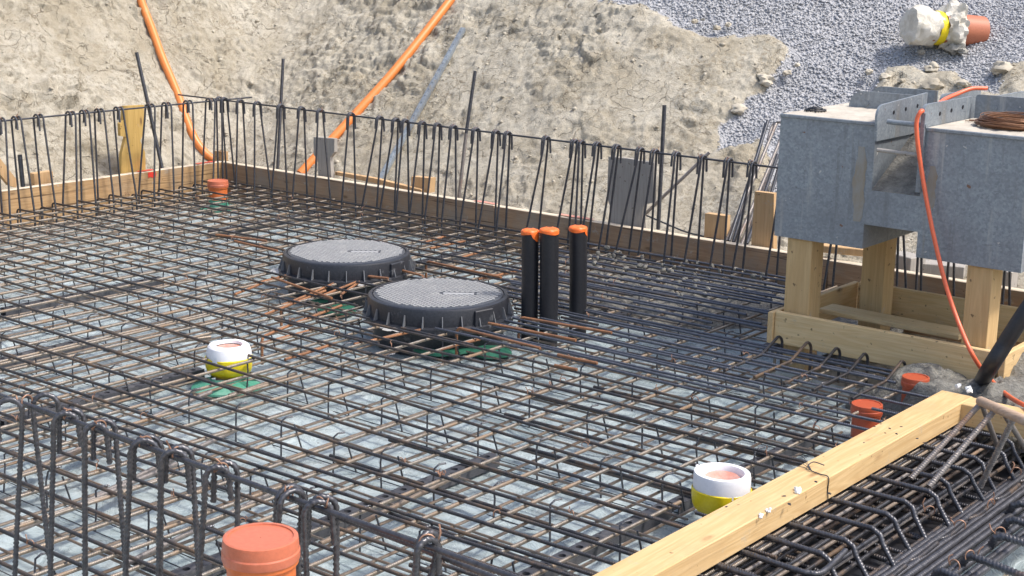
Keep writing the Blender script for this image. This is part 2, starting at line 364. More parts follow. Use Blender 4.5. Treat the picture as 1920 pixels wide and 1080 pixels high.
def clay():
    n = NT('clay_and_gravel'); o = n.map('Object')
    wob = n.n('ShaderNodeTexNoise'); n.l(o, wob.inputs['Vector']); wob.inputs['Scale'].default_value = 5; wob.inputs['Detail'].default_value = 5
    vm = n.n('ShaderNodeVectorMath', operation='MULTIPLY_ADD'); n.l(wob.outputs['Color'], vm.inputs[0]); vm.inputs[1].default_value = (.28, .28, .28); n.l(o, vm.inputs[2])
    q = vm.outputs[0]
    big = n.noise(o, 1.1, 5, .62); mid = n.noise(q, 5, 8, .72); fine = n.noise(o, 30, 8, .8); vf = n.noise(o, 110, 4, .7)
    c1 = n.vor(q, 2.6, 'DISTANCE_TO_EDGE'); c2 = n.vor(q, 7.0, 'DISTANCE_TO_EDGE')
    m1 = n.ramp(n.noise(o, 3.1, 3, .5), [(.42, 0.), (.52, 1.)]); m2 = n.ramp(n.noise(o, 4.4, 3, .5), [(.50, 1.), (.60, 0.)])
    cr1 = n.math('MAXIMUM', n.ramp(c1, [(.0, 0.), (.010, 1.)]), m1); cr2 = n.math('MAXIMUM', n.ramp(c2, [(.0, 0.), (.020, 1.)]), m2)
    crk = n.math('MULTIPLY', cr1, cr2)
    col = n.mix(n.ramp(mid, [(.36, 0.), (.56, 1.)]), (.45, .40, .31), (.60, .555, .46))
    col = n.mix(n.ramp(big, [(.49, 0.), (.62, .55)]), col, (.40, .345, .25))
    rgh = n.ramp(n.noise(o, 2.3, 5, .65), [(.44, 0.), (.60, 1.)])
    col = n.mix(n.math('MULTIPLY', n.ramp(fine, [(.40, .85), (.52, 0.)]), n.math('ADD', n.math('MULTIPLY', rgh, .65), .3)), col, (.26, .215, .15))
    col = n.mix(n.ramp(vf, [(.30, .35), (.48, 0.)]), col, (.33, .29, .22))
    col = n.mix(n.math('MULTIPLY', n.math('SUBTRACT', 1., crk), .5), col, (.22, .18, .13))
    stk = n.noise(n.map('Object', (16, 2.2, 2.2), rot=(0, 0, .5)), 1., 5, .7)
    nb = n.bump(vf, .005, 1., n.bump(fine, .016, 1., n.bump(stk, .03, .7, n.bump(mid, .03, .7)))); nb = n.bump(crk, .008, 1.0, nb)
    # gravel base under the loose stones
    gv = n.n('ShaderNodeTexVoronoi'); n.l(o, gv.inputs['Vector']); gv.inputs['Scale'].default_value = 55
    gcol = n.mix(gv.outputs['Color'], (.30, .305, .32), (.44, .445, .465))
    at_ = n.n('ShaderNodeAttribute', attribute_name='gravel')
    gm = n.ramp(n.math('ADD', at_.outputs['Fac'], n.math('MULTIPLY', n.math('SUBTRACT', mid, .5), .9)), [(.42, 0.), (.56, 1.)])
    b2 = n.n('ShaderNodeBsdfPrincipled'); n.l(gcol, b2.inputs['Base Color']); b2.inputs['Roughness'].default_value = .85
    n.l(n.bump(gv.outputs['Distance'], .02, 1), b2.inputs['Normal'])
    n.fin(col, .92, 0, nb, .2); ms = n.n('ShaderNodeMixShader'); n.l(gm, ms.inputs[0]); n.l(n.b.outputs[0], ms.inputs[1]); n.l(b2.outputs[0], ms.inputs[2]); n.l(ms.outputs[0], n.out.inputs[0])
    return n.m
CLAY = clay()
def stone(name, a, b):
    n = NT(name); g = n.n('ShaderNodeNewGeometry'); o = n.map('Object')
    x = n.noise(o, 30, 3, .6)
    return n.fin(n.mix(n.math('ADD', n.math('MULTIPLY', g.outputs['Random Per Island'], .8), n.math('MULTIPLY', x, .2)), a, b), .85, 0, n.bump(x, .004, .6), .3)
GRAV = stone('gravel_blue_grey', (.33, .335, .35), (.52, .525, .545)); CLOD = stone('clod_tan', (.36, .32, .25), (.54, .49, .40)); ROCKM = stone('rock_grey', (.2, .19, .17), (.32, .31, .28))

# ---------------------------------------------------------------- numpy noise
def _h(ix, iy, iz, s):
    n = (ix*374761393+iy*668265263+iz*2147483647+s*1274126177) & 0xffffffff
    n = ((n ^ (n >> 13))*1274126177) & 0xffffffff; return ((n ^ (n >> 16)) & 0xffffff)/float(0xffffff)
def vnoise(P, s=0):
    i = np.floor(P).astype(np.int64); f = P-i; f = f*f*(3-2*f); r = 0
    for a in (0, 1):
        for b in (0, 1):
            for c in (0, 1):
                wt = (f[:, 0] if a else 1-f[:, 0])*(f[:, 1] if b else 1-f[:, 1])*(f[:, 2] if c else 1-f[:, 2])
                r = r+wt*_h(i[:, 0]+a, i[:, 1]+b, i[:, 2]+c, s)
    return r*2-1
def fbm(P, sc, oc=4, s=0, g=.5, ridge=False):
    r = 0; a = 1; t = 0
    for k in range(oc):
        v = vnoise(P*sc*2**k+17.3*k, s+k); v = (1-2*np.abs(v)) if ridge else v
        r = r+a*v; t += a; a *= g
    return r/t
def worley(P, s=0):
    i = np.floor(P).astype(np.int64); b1 = np.full(len(P), 9.); b2 = b1.copy(); cv = np.zeros(len(P))
    for a in (-1, 0, 1):
        for b in (-1, 0, 1):
            for c in (-1, 0, 1):
                j = i+np.array([a, b, c]); q = j+np.stack([_h(j[:, 0], j[:, 1], j[:, 2], s+k) for k in range(3)], 1)
                d = np.sqrt(((P-q)**2).sum(1)); m = d < b1
                b2 = np.where(m, b1, np.minimum(b2, d)); cv = np.where(m, _h(j[:, 0], j[:, 1], j[:, 2], s+9), cv); b1 = np.where(m, d, b1)
    return b1, b2, cv

# ---------------------------------------------------------------- terrain
XB, YB = -8.665, 7.25           # inner faces of the two edge boards
def T0(x, y):
    x = np.asarray(x, float); y = np.asarray(y, float)
    u = (XB-.16)-x; v = y-(YB+.16)
    k = np.clip((x+6.4)/2.4, 0, 1); k = k*k*(3-2*k)
    tb = math.tan(R_(39))*(1-k)+math.tan(R_(27))*k
    off = .0+.35*k
    hb = np.maximum(v-off, 0)*tb; hl = np.maximum(u, 0)*math.tan(R_(50))
    h = np.maximum(hb, hl)+.18*np.exp(-np.abs(hb-hl)/.25)*np.minimum(1, np.minimum(hb, hl)*3)
    z = .0+h; inside = (u < -.02) & (v < -.02)
    z = np.where(inside, -.32, z)
    return np.where(z > 3.2, 3.2+.12*(1-np.exp(-(z-3.2))), z)
def onslope(px, py, up=0.):
    d = _d(px, py); d = d/np.linalg.norm(d); ts = np.linspace(7, 24, 3400)
    P = np.array([0, 0, CH])+ts[:, None]*d; zz = T0(P[:, 0], P[:, 1])+up
    m = np.where(P[:, 2] < zz)[0]
    i = m[0] if len(m) else -1; return Vector(P[i])
GP = [onslope(*p) for p in ((980, -60), (1140, 8), (1230, 17), (1265, 45), (1330, 60), (1440, 62), (1485, 88), (1450, 120), (1432, 150), (1438, 168), (1400, 188), (1378, 215), (1350, 235), (1338, 262), (1322, 290), (1345, 296), (1400, 265), (1432, 232), (1450, 280), (1450, 360), (1520, 400), (2080, 400), (2080, -80))]
GX = np.array([p.x for p in GP]); GY = np.array([p.y for p in GP])
def inpoly(x, y, X, Y):
    r = np.zeros(x.shape, bool); j = len(X)-1
    for i in range(len(X)):
        c = ((Y[i] > y) != (Y[j] > y)) & (x < (X[j]-X[i])*(y-Y[i])/(Y[j]-Y[i]+1e-12)+X[i]); r ^= c; j = i
    return r
def edged(x, y, X, Y):                 # distance to polygon outline
    d = np.full(x.shape, 9.); j = len(X)-1
    for i in range(len(X)):
        ax, ay, bx, by = X[j], Y[j], X[i], Y[i]; L = (bx-ax)**2+(by-ay)**2+1e-12
        t = np.clip(((x-ax)*(bx-ax)+(y-ay)*(by-ay))/L, 0, 1); d = np.minimum(d, np.hypot(x-ax-t*(bx-ax), y-ay-t*(by-ay))); j = i
    return d
CP = [onslope(*p) for p in ((1640, 158), (1665, 122), (1705, 118), (1740, 132), (1790, 128), (1812, 160), (1870, 170), (1885, 118), (1960, 105), (2000, 240), (1640, 240))]
CX = np.array([p.x for p in CP]); CY = np.array([p.y for p in CP])
def gravel_w(x, y):
    d = edged(x, y, GX, GY); Q_ = np.stack([x, y, 0*x], 1); g = np.clip(.5+(np.where(inpoly(x, y, GX, GY), d, -d)+.10*fbm(Q_, 3.5, 4, 41))/.13, 0, 1)
    dc = edged(x, y, CX, CY); c = np.clip(.5+np.where(inpoly(x, y, CX, CY), dc, -dc)/.10, 0, 1)
    return np.minimum(g, 1-c*.95)
def disp(x, y, z):
    P = np.stack([x, y, z], 1); g = gravel_w(x, y)
    W = P+.10*np.stack([fbm(P, 3.3, 3, 50), fbm(P, 3.3, 3, 60), fbm(P, 3.3, 3, 70)], 1)
    _, _, c1 = worley(W*np.array([3.0, 3.0, 4.2]), 3); a2, b2, c2 = worley(W*8., 31); _, _, c3 = worley(W*21., 77)
    h = .05*fbm(P, 1.1, 3, 1)+.040*(c1-.5)+.030*(c2-.5)+.020*(c3-.5)+.022*fbm(P, 6, 4, 9, .55, True)+.022*fbm(P, 22, 3, 19, .6, True)
    rel = np.clip(.62+1.3*fbm(P, 1.4, 3, 90), .32, 1.25)     # some faces smoother than others
    left = np.clip((-6.0-x)/2.5, 0, 1); rel = rel*(.75+.45*left)
    h = h*rel; hg = .06*fbm(P, 1.3, 3, 1)+.012*fbm(P, 14, 3, 6)-.05
    return h*(1-g)+hg*g, g
def terrain(name, xs, ys):
    X, Y = np.meshgrid(xs, ys, indexing='ij'); x = X.ravel(); y = Y.ravel(); z = T0(x, y)
    d, g = disp(x, y, z)
    e = 1e-2; nx = -(T0(x+e, y)-T0(x-e, y))/(2*e); ny = -(T0(x, y+e)-T0(x, y-e))/(2*e)
    st = (z < 0); nx = np.clip(nx, -1.3, 1.3); ny = np.clip(ny, -1.3, 1.3)
    out = np.maximum(np.maximum(XB-.10-x, y-YB-.10), 0); d = np.where(st, 0, d)*np.clip(out/.25, 0.0, 1)
    L = np.sqrt(nx*nx+ny*ny+1); x2 = x+np.where(st, 0, nx/L*d); y2 = y+np.where(st, 0, ny/L*d); z2 = z+d/L
    nxn, nyn = len(xs), len(ys); idx = np.arange(nxn*nyn).reshape(nxn, nyn)
    q = np.stack([idx[:-1, :-1], idx[1:, :-1], idx[1:, 1:], idx[:-1, 1:]], -1).reshape(-1, 4)
    me = bpy.data.meshes.new(name); me.vertices.add(len(x2)); me.vertices.foreach_set('co', np.stack([x2, y2, z2], 1).ravel())
    me.loops.add(q.size); me.loops.foreach_set('vertex_index', q.ravel()); me.polygons.add(len(q))
    me.polygons.foreach_set('loop_start', np.arange(0, q.size, 4)); me.polygons.foreach_set('loop_total', np.full(len(q), 4))
    me.update(calc_edges=True); me.polygons.foreach_set('use_smooth', np.ones(len(q), bool))
    at_ = me.attributes.new('gravel', 'FLOAT', 'POINT'); at_.data.foreach_set('value', g)
    me.materials.append(CLAY); o = bpy.data.objects.new(name, me); scn.collection.objects.link(o); o['kind'] = 'structure'; return o
def axis(parts):
    r = []
    for a, b, s in parts: r += list(np.arange(a, b, s))
    return np.array(r+[parts[-1][1]])
xs = axis([(-60, -16, 2.2), (-16, -11.4, .12), (-11.4, -2.6, .015), (-2.6, .5, .05), (.5, 8, .4), (8, 60, 3)])
ys = axis([(-40, 2.4, 1.4), (2.4, 3.2, .08), (3.2, 7.0, .03), (7.0, 10.6, .015), (10.6, 15, .05), (15, 20, .4), (20, 70, 3)])
tag(terrain('clay_slope', xs, ys), 'pale cracked clay bank of the dug pit with grey gravel spilled at the right', None, kind='structure')
g = MB(); g.grid([[(-260, -260, -.5), (-260, 260, -.5)], [(260, -260, -.5), (260, 260, -.5)]])
tag(obj('ground', g, CLAY), 'ground sheet of bare earth around the building pit', None, kind='structure')

# loose stones
ICO = [Vector(v).normalized() for v in ((0, 1, 1.6), (0, -1, 1.6), (0, 1, -1.6), (0, -1, -1.6), (1, 1.6, 0), (-1, 1.6, 0), (1, -1.6, 0), (-1, -1.6, 0), (1.6, 0, 1), (1.6, 0, -1), (-1.6, 0, 1), (-1.6, 0, -1))]
ICF = [(0, 1, 8), (0, 10, 1), (0, 8, 4), (0, 4, 5), (0, 5, 10), (1, 10, 7), (1, 7, 6), (1, 6, 8), (2, 9, 3), (2, 3, 11), (2, 11, 5), (2, 5, 4), (2, 4, 9), (3, 9, 6), (3, 6, 7), (3, 7, 11), (4, 8, 9), (5, 11, 10), (6, 9, 8), (7, 10, 11)]
def stones(name, pts, sizes, mat, label, kind='stuff'):
    N = len(pts); ic = np.array([tuple(v) for v in ICO]); V = ic[None]*(1+.38*(rng.random((N, 12, 1))-.5)*2*.8)
    V = V*(1+.55*(rng.random((N, 1, 3))-.5))
    a = rng.random(N)*6.28; ca, sa = np.cos(a), np.sin(a); vx = V[..., 0]*ca[:, None]-V[..., 1]*sa[:, None]; vy = V[..., 0]*sa[:, None]+V[..., 1]*ca[:, None]
    V = np.stack([vx, vy, V[..., 2]*.75], -1)*sizes[:, None, None]+pts[:, None, :]
    F = (np.array(ICF)[None]+12*np.arange(N)[:, None, None]).reshape(-1, 3)
    me = bpy.data.meshes.new(name); me.vertices.add(N*12); me.vertices.foreach_set('co', V.ravel()); me.loops.add(F.size); me.loops.foreach_set('vertex_index', F.ravel())
    me.polygons.add(len(F)); me.polygons.foreach_set('loop_start', np.arange(0, F.size, 3)); me.polygons.foreach_set('loop_total', np.full(len(F), 3)); me.update(calc_edges=True)
    me.materials.append(mat); o = bpy.data.objects.new(name, me); scn.collection.objects.link(o); return tag(o, label, None if kind == 'stuff' else 'stone', kind=kind)
def scatter(n, x0, x1, y0, y1, thr):
    x = rng.uniform(x0, x1, n); y = rng.uniform(y0, y1, n); z = T0(x, y); d, g = disp(x, y, z)
    m = (g+rng.random(n)*.5-.25 > thr) & (z > 0); x, y, z, d = x[m], y[m], z[m], d[m]
    e = .01; ny = -(T0(x, y+e)-T0(x, y-e))/(2*e); L = np.sqrt(ny*ny+1)
    return np.stack([x, y+ny/L*d, z+d/L+.004], 1)
p = scatter(120000, -7.6, -2.2, 7.4, 14.5, .55)
stones('gravel', p, rng.uniform(.004, .0092, len(p))*rng.uniform(.8, 1.35, len(p)), GRAV, 'blue-grey crushed gravel covering the bank at the upper right')
x = rng.uniform(-11.3, -2.5, 9000); y = rng.uniform(3.3, 10.5, 9000); z = T0(x, y); d, gg = disp(x, y, z); m = (z > 0) & (gg < .6) & (rng.random(9000) < .55)
e = .01; nx = np.clip(-(T0(x+e, y)-T0(x-e, y))/(2*e), -1.2, 1.2); ny = np.clip(-(T0(x, y+e)-T0(x, y-e))/(2*e), -1.2, 1.2); L = np.sqrt(nx*nx+ny*ny+1)
P = np.stack([x+nx/L*d, y+ny/L*d, z+d/L+.002], 1)[m]
stones('clay_crumbs', P, np.clip(rng.lognormal(-5.0, .5, len(P)), .003, .022), CLOD, 'small crumbs of dry clay lying on the bank')
# a few larger stones one can point to
for i, (px, py, s, lb, mt) in enumerate(((1302, 40, .045, 'small tan stone at the top edge of the clay, leftmost by the gravel', CLOD), (1318, 36, .03, 'small dark stone right of the tan stone at the gravel edge', ROCKM),
        (1345, 52, .05, 'flat tan stone lying where the gravel meets the clay', CLOD), (1365, 46, .045, 'pale stone on the gravel edge, rightmost of the upper row', CLOD),
        (1476, 136, .055, 'tan clod lying alone on the gravel beside the clay ledge', CLOD), (1495, 122, .04, 'small brown clod on the gravel above the tan clod', CLOD), (1629, 134, .05, 'pale stone on the gravel left of the clay patch', CLOD),
        (1660, 145, .08, 'upright tan clod at the left end of the clay patch', CLOD), (1690, 152, .05, 'small rounded clod beside the upright clod', CLOD), (1750, 160, .12, 'large flat clod in the middle of the clay patch', CLOD),
        (1805, 158, .09, 'pinkish clod right of the large flat clod', CLOD), (1880, 128, .12, 'big clod in the clay patch at the right edge of the photo', CLOD), (1748, 126, .09, 'cracked clod at the top of the clay patch', CLOD), (1435, 150, .11, 'crumbling lump at the tip of the clay ledge', CLOD), (1788, 92, .10, 'grey broken rock lying below the wrapped pipe', ROCKM), (1806, 96, .06, 'flat grey rock chip right of the broken rock', ROCKM), (1728, 98, .05, 'dark stone under the bag of the wrapped pipe', ROCKM), (1385, 205, .10, 'broken lump below the clay ledge beside the gravel', CLOD))):
    c = onslope(px, py, .015); mb = MB(); n0 = len(mb.v)
    P0 = np.array([tuple(v) for v in ICO]); 
    TT = [tuple(ICO[k] for k in f) for f in ICF]
    for _ in range(2):
        T2 = []
        for A, B, C in TT:
            ab, bc, ca = ((A+B)/2).normalized(), ((B+C)/2).normalized(), ((C+A)/2).normalized(); T2 += [(A, ab, ca), (ab, B, bc), (ca, bc, C), (ab, bc, ca)]
        TT = T2
    ix = {}
    for t in TT:
        f_ = []
        for v in t:
            k_ = (round(v.x, 4), round(v.y, 4), round(v.z, 4))
            if k_ not in ix: ix[k_] = len(mb.v); mb.v.append(v)
            f_.append(ix[k_])
        mb.face(tuple(f_))
    arr = np.array([tuple(v) for v in mb.v]); nn = fbm(arr+i*3.7, 1.6, 4, i, .6)+.25*(worley(arr*1.8+i)[2]-.5)
    mb.v = [c+Vector((a[0]*s*.50*(1+.9*q), a[1]*s*.50*(1+.9*q), a[2]*s*.33*(1+.9*q))) for a, q in zip(arr, nn)]
    tag(obj('stone', mb, mt), lb, 'stone', 'single stones and clods on the bank')

# ---------------------------------------------------------------- foil on the pit floor
xs = np.arange(-8.67, -.4, .03); ys = np.arange(1.2, 7.26, .03); X, Y = np.meshgrid(xs, ys, indexing='ij'); Pn = np.stack([X.ravel(), Y.ravel(), 0*X.ravel()], 1)
hz = -.152+.016*fbm(Pn, 2.5, 3, 5)+.030*np.maximum(0, fbm(Pn, 4, 3, 8, .5, True)-.35)
xr = Pn[:, 0]; dip = np.clip((xr+2.0)/.35, 0, 1); hz = hz-.17*dip*dip*(3-2*dip)+dip*.03*fbm(Pn, 6, 3, 15, .5, True)
n1, n2 = X.shape; mb = MB(); mb.v = [Vector((a, b, c)) for a, b, c in zip(Pn[:, 0], Pn[:, 1], hz)]
fr = (X > -3.24) & (X < -2.1) & (Y > 5.97)
for i in range(n1-1):
    for j in range(n2-1):
        if not fr[i, j]: mb.face((i*n2+j, (i+1)*n2+j, (i+1)*n2+j+1, i*n2+j+1))
tag(obj('plastic_foil', mb, FOIL), 'wrinkled pale blue-white foil spread under the steel mats', 'foil')

# ---------------------------------------------------------------- reinforcement mats
MC = [at(650, 471, .088), at(822, 549, .088)]
LIDS = [(MC[0].x, MC[0].y, .385), (MC[1].x, MC[1].y, .385)]
HOLES = LIDS+[(-4.93, 4.13, .085), (-2.40, 4.06, .095), (-2.49, 5.345, .075), (-2.44, 5.68, .07), (-8.23, 6.85, .08), (-4.369, 5.545, .052), (-4.275, 5.576, .052), (-4.253, 5.783, .052), (-2.165, 1.885, .10)]
def clip(lo, hi, c, ax, holes):
    segs = [(lo, hi)]
    for hx, hy, r in holes:
        q = hy if ax == 0 else hx; m = hx if ax == 0 else hy
        if abs(q-c) < r:
            w_ = math.sqrt(r*r-(q-c)**2)+random.uniform(-.01, .05); out = []
            for a, b in segs:
                if b < m-w_ or a > m+w_: out.append((a, b))
                else:
                    if a < m-w_: out.append((a, m-w_))
                    if b > m+w_: out.append((m+w_, b))
            segs = out
    return [s for s in segs if s[1]-s[0] > .08]
def bar(parent, name, ax, c, lo, hi, z, r, mat, yaw=0, hookend=None, sag=.004, holes=HOLES, n=8):
    for a, b in clip(lo, hi, c, ax, holes):
        k = max(3, int((b-a)/.28)); pts = []; ph = random.random()*6
        for i in range(k+1):
            t = a+(b-a)*i/k; wv = sag*math.sin(t*1.7+ph)+.5*sag*math.sin(t*4.1+ph*2); cc = c+yaw*(t-(lo+hi)/2)+wv; zz = z+wv*.6
            pts.append(Vector((t, cc, zz)) if ax == 0 else Vector((cc, t, zz)))
        if hookend in ('lo', 'both') and abs(a-lo) < 1e-6:
            p0 = pts[0]; e = Vector((-1, 0, 0)) if ax == 0 else Vector((0, -1, 0)); ar = arc(p0-Vector((0, 0, .02)), Vector((0, 0, 1)), e, .02, 0, math.pi/2, 4); pts = [ar[-1]-Vector((0, 0, .10))]+ar[::-1]+pts[1:]
        if hookend in ('hi', 'both') and abs(b-hi) < 1e-6:
            p0 = pts[-1]; e = Vector((1, 0, 0)) if ax == 0 else Vector((0, 1, 0)); ar = arc(p0-Vector((0, 0, .02)), Vector((0, 0, 1)), e, .02, 0, math.pi/2, 4); pts = pts[:-1]+ar+[ar[-1]-Vector((0, 0, .10))]
        mb = MB(); mb.tube(pts, r, n, u0=random.random()); obj(name, mb, mat, parent)
up = thing('upper_steel_mat', (-5.3, 4.5, 0), 'upper steel mat, dark bars on top of brownish cross bars, covering the whole slab', 'steel mat')
low = thing('lower_steel_mat', (-5.3, 4.5, -.12), 'lower steel mat of thinner bars lying just above the pale foil', 'steel mat')
YP = [(2.09, 2.09), (2.22, 2.22), (2.34, 2.36), (2.47, 2.49), (2.61, 2.63), (2.755, 2.77), (2.855, 2.90), (2.94, 3.03), (3.07, 3.12), (3.13, 3.205), (3.20, 3.258), (3.30, 3.36), (3.445, 3.47), (3.615, 3.60), (3.826, 3.77), (4.02, 3.925), (4.247, 4.10), (4.40, 4.25)]
YA = [(p+q)/2 for p, q in YP]
YL = [4.53, 4.67, 4.80, 4.95, 5.12, 5.31, 5.47, 5.61, 5.76, 5.91, 6.05, 6.19, 6.33, 6.47, 6.60, 6.74, 6.88, 7.01, 7.13]
YR = [4.41, 4.54, 4.65, 4.755, 4.90, 5.034, 5.152, 5.291, 5.426, 5.574, 5.70, 5.82, 5.93, 6.038, 6.136, 6.26, 6.39, 6.50, 6.61, 6.72, 6.84, 6.95, 7.04, 7.12]
J = lambda s: random.uniform(-s, s)
for p, q in YP:
    y = (p+q)/2; bar(up, 'long_bar', 0, y, -8.55+J(.04), -2.02+J(.06) if y < 4.3 else -2.3, .0070+J(.001), .0064, ST_A, (q-p)/3.3, 'lo', sag=.002)
for y in YL: bar(up, 'long_bar', 0, y, -8.55+J(.05), -4.35+J(.35), .0066, .0064, ST_A, J(.002), 'lo')
for y in YR:
    end = -2.12+J(.05) if y < 5.5 else (-2.3 if y < 5.9 else -3.36-abs(J(.5)))
    bar(up, 'long_bar', 0, y, -4.95+J(.5), end, .0072, .0064, ST_BL if y > 5 else ST_A, J(.002))
for y in (5.08, 5.22, 5.36, 5.50, 5.64, 5.76, 5.98, 6.08, 6.2, 6.32, 6.45, 6.56, 6.66, 6.78, 6.9): bar(up, 'long_bar', 0, y+.02, -4.6+J(.5), -3.45+J(.4) if y > 5.9 else -2.75+J(.4), .0085, .0066, ST_BL, J(.006))
XBs = [-4.13, -3.92, -3.73, -3.565, -3.386, -3.203, -3.018, -2.84, -2.66, -2.48, -2.31]
x = -4.30
while x > -8.5: XBs.append(x); x -= .155+J(.012)
for x in XBs:
    inb = -3.3 < x < -2.2
    bar(up, 'cross_bar', 1, x, 1.95+J(.03), (5.86+J(.04)) if inb else 7.18+J(.04), -.0078, .0071, ST_B, J(.0018), 'hi' if inb else None)
for x in (-3.52, -3.9, -4.32, -5.1, -5.52, -6.02, -6.35, -6.8, -7.25, -7.7):
    bar(up, 'cross_bar', 1, x+J(.03), 2.0, 4.0+J(.9), -.0078, .0068, ST_B, J(.003))
# raised hooked ends of bars at the timber frame
for i, px in enumerate((1470, 1524, 1578, 1630, 1700)):
    x = ony(px, 640+.22*(px-1470), 5.86).x; mb = MB()
    mb.tube([Vector((x, 5.35, .006)), Vector((x, 5.66, .01))]+arc((x, 5.80, .02), (0, 0, 1), (0, 1, 0), .045, 0, math.pi/2, 5)+[Vector((x, 5.845, -.10))], .0068, 8)
    obj('cross_bar', mb, ST_A, up)
# tie wires
tie = None; TY = YA+YL+YR
def tie_mb(c, s=1.):
    mb = MB(); p = [Vector(c)]; a = random.random()*6.28
    p = arc(Vector(c), (math.cos(a), math.sin(a), 0), (0, 0, 1), .011*s, -.6, 3.4, 7); q = p[-1]
    for k in range(3): q = q+Vector((J(.007), J(.007), .007+J(.004)))*s; p.append(q)
    mb.tube(smooth(p, 2), .0014*s, 5); return mb
protos = []
for k in range(5):
    ob = obj('tie_wire', tie_mb((-3.206, 3.6, .008)), ST_W, up); protos.append(ob)
cnt = 5
while cnt < 98:
    cx_ = random.choice(XBs); cy_ = random.choice(TY)
    if any(math.hypot(cx_-h[0], cy_-h[1]) < h[2]+.05 for h in HOLES) or (cx_ > -3.3 and cy_ > 5.85): continue
    src = protos[cnt % 5]; o = src.copy(); scn.collection.objects.link(o); o.parent = up
    o.location = Vector((cx_, cy_, .004))-Vector(up['wo']); o.rotation_euler = (0, 0, random.random()*6.28); o.scale = (1.1,)*3; cnt += 1
# lower mat
y = 2.05
while y < 7.15:
    bar(low, 'long_bar', 0, y, -8.57, -2.0+J(.05) if y < 5.9 else -3.35, -.100, .0046, ST_BR, J(.002), n=6); y += .18+J(.01)
for x in XBs:
    x = x-.06+J(.02); bar(low, 'cross_bar', 1, x, 2.0, 5.9 if x > -3.3 else 7.18, -.109, .0055, ST_BR, J(.002), n=6)
for k in range(12):
    y = 2.6+k*.27; bar(low, 'long_bar', 0, y, -3.4+J(.5), -2.0, -.085, .008, ST_A, J(.003), n=8)

# rusty extra bars around the manholes
RB = [((983, 596), (1147, 624), 1), ((916, 606), (1080, 638), 0), ((865, 616), (1013, 653), 1), ((806, 491), (940, 520), 1), ((637, 512), (728, 522), 1), ((741, 504), (793, 517), 0),
      ((690, 520), (600, 556), 0), ((516, 582), (610, 545), 0), ((512, 524), (440, 552), 0), ((528, 617), (640, 573), 1), ((500, 641), (590, 617), 0), ((553, 668), (625, 645), 0), ((552, 563), (625, 532), 1), ((688, 519), (640, 552), 0),
      ((510, 520), (622, 559), 0), ((1046, 665), (1120, 681), 0), ((1040, 685), (1082, 693), 0), ((805, 452), (835, 443), 0), ((820, 463), (872, 452), 0), ((872, 481), (900, 473), 0), ((405, 440), (500, 452), 0), ((440, 452), (520, 470), 0), ((840, 652), (900, 636), 0), ((690, 640), (790, 618), 0), ((560, 510), (478, 532), 0), ((915, 520), (985, 505), 0)]
rbw = ['bent at its near end', 'straight']
for i, (a, b, hk) in enumerate(RB):
    isB = (b[1]-a[1])*(b[0]-a[0]) < 0; zz = -.006 if isB else .020
    A = at(*a, zz); B = at(*b, zz); A = A-(B-A)*(.25 if isB else 0); pts = [A, A.lerp(B, .5)+Vector((J(.006), J(.006), 0)), B]
    if hk:
        dv = (B-A).normalized(); ar = arc(A-Vector((0, 0, .03)), (0, 0, 1), -dv, .03, 0, math.pi/2, 5); pts = [ar[-1]-Vector((0, 0, .10))]+ar[::-1]+pts[1:]
    mb = MB(); mb.tube(pts, .0070, 8)
    side = 'right of' if a[0] > 822 else ('between' if 600 < a[0] else 'left of')
    tag(obj('rusty_bar', mb, ST_R), '%s orange rusty bar %s the manhole covers, %s in the row' % ('hooked' if hk else 'straight', side, nth(i)), 'steel bar', 'rusty extra bars around the manhole covers')
# fat brown bars lying low in the left front
for i, (a, b) in enumerate((((395, 735), (60, 880)), ((330, 640), (395, 632)), ((180, 930), (455, 800)), ((0, 905), (215, 820)), ((20, 1000), (330, 870)), ((555, 700), (430, 742)), ((230, 1060), (560, 900)), ((600, 1020), (860, 890)))):
    A = at(*a, -.07); B = at(*b, -.07); mb = MB(); mb.tube([A, B], .0095, 8, ribs=0)
    tag(obj('thick_bar', mb, ST_BR if i % 2 else ST_L), 'thick ribbed bar lying between the two mats at the left front, %s from the back' % nth(i), 'steel bar', 'thick bars between the mats at the left front')

# wire supports between the mats
for k in range(11):
    y = 2.32+k*.45; mb = MB(); x = -8.4
    for a, b in clip(-8.4, -3.45 if y > 5.8 else -2.2, y, 0, HOLES):
        mb.tube([Vector((a, y-.02, -.143)), Vector((b, y-.02, -.143))], .002, 5); mb.tube([Vector((a, y+.05, -.143)), Vector((b, y+.05, -.143))], .002, 5)
        x = a+.05
        while x < b-.04:
            L_ = J(.02); mb.tube([Vector((x+.02, y-.02, -.143)), Vector((x+J(.01), y, -.05)), Vector((x, y+.004, -.012)), Vector((x+.006, y+.02, .0)), Vector((x+.012, y+.05, -.002))], .0036, 6)
            if random.random() < .8: mb.tube([Vector((x+.07, y+.05, -.143)), Vector((x+.07+J(.01), y+.01, -.012))], .0036, 6)
            x += .27+J(.03)
    tag(obj('wire_support', mb, ST_H), 'run of bent wire legs holding up the upper mat, %s row from the front' % nth(k), 'wire support', 'wire supports between the mats')
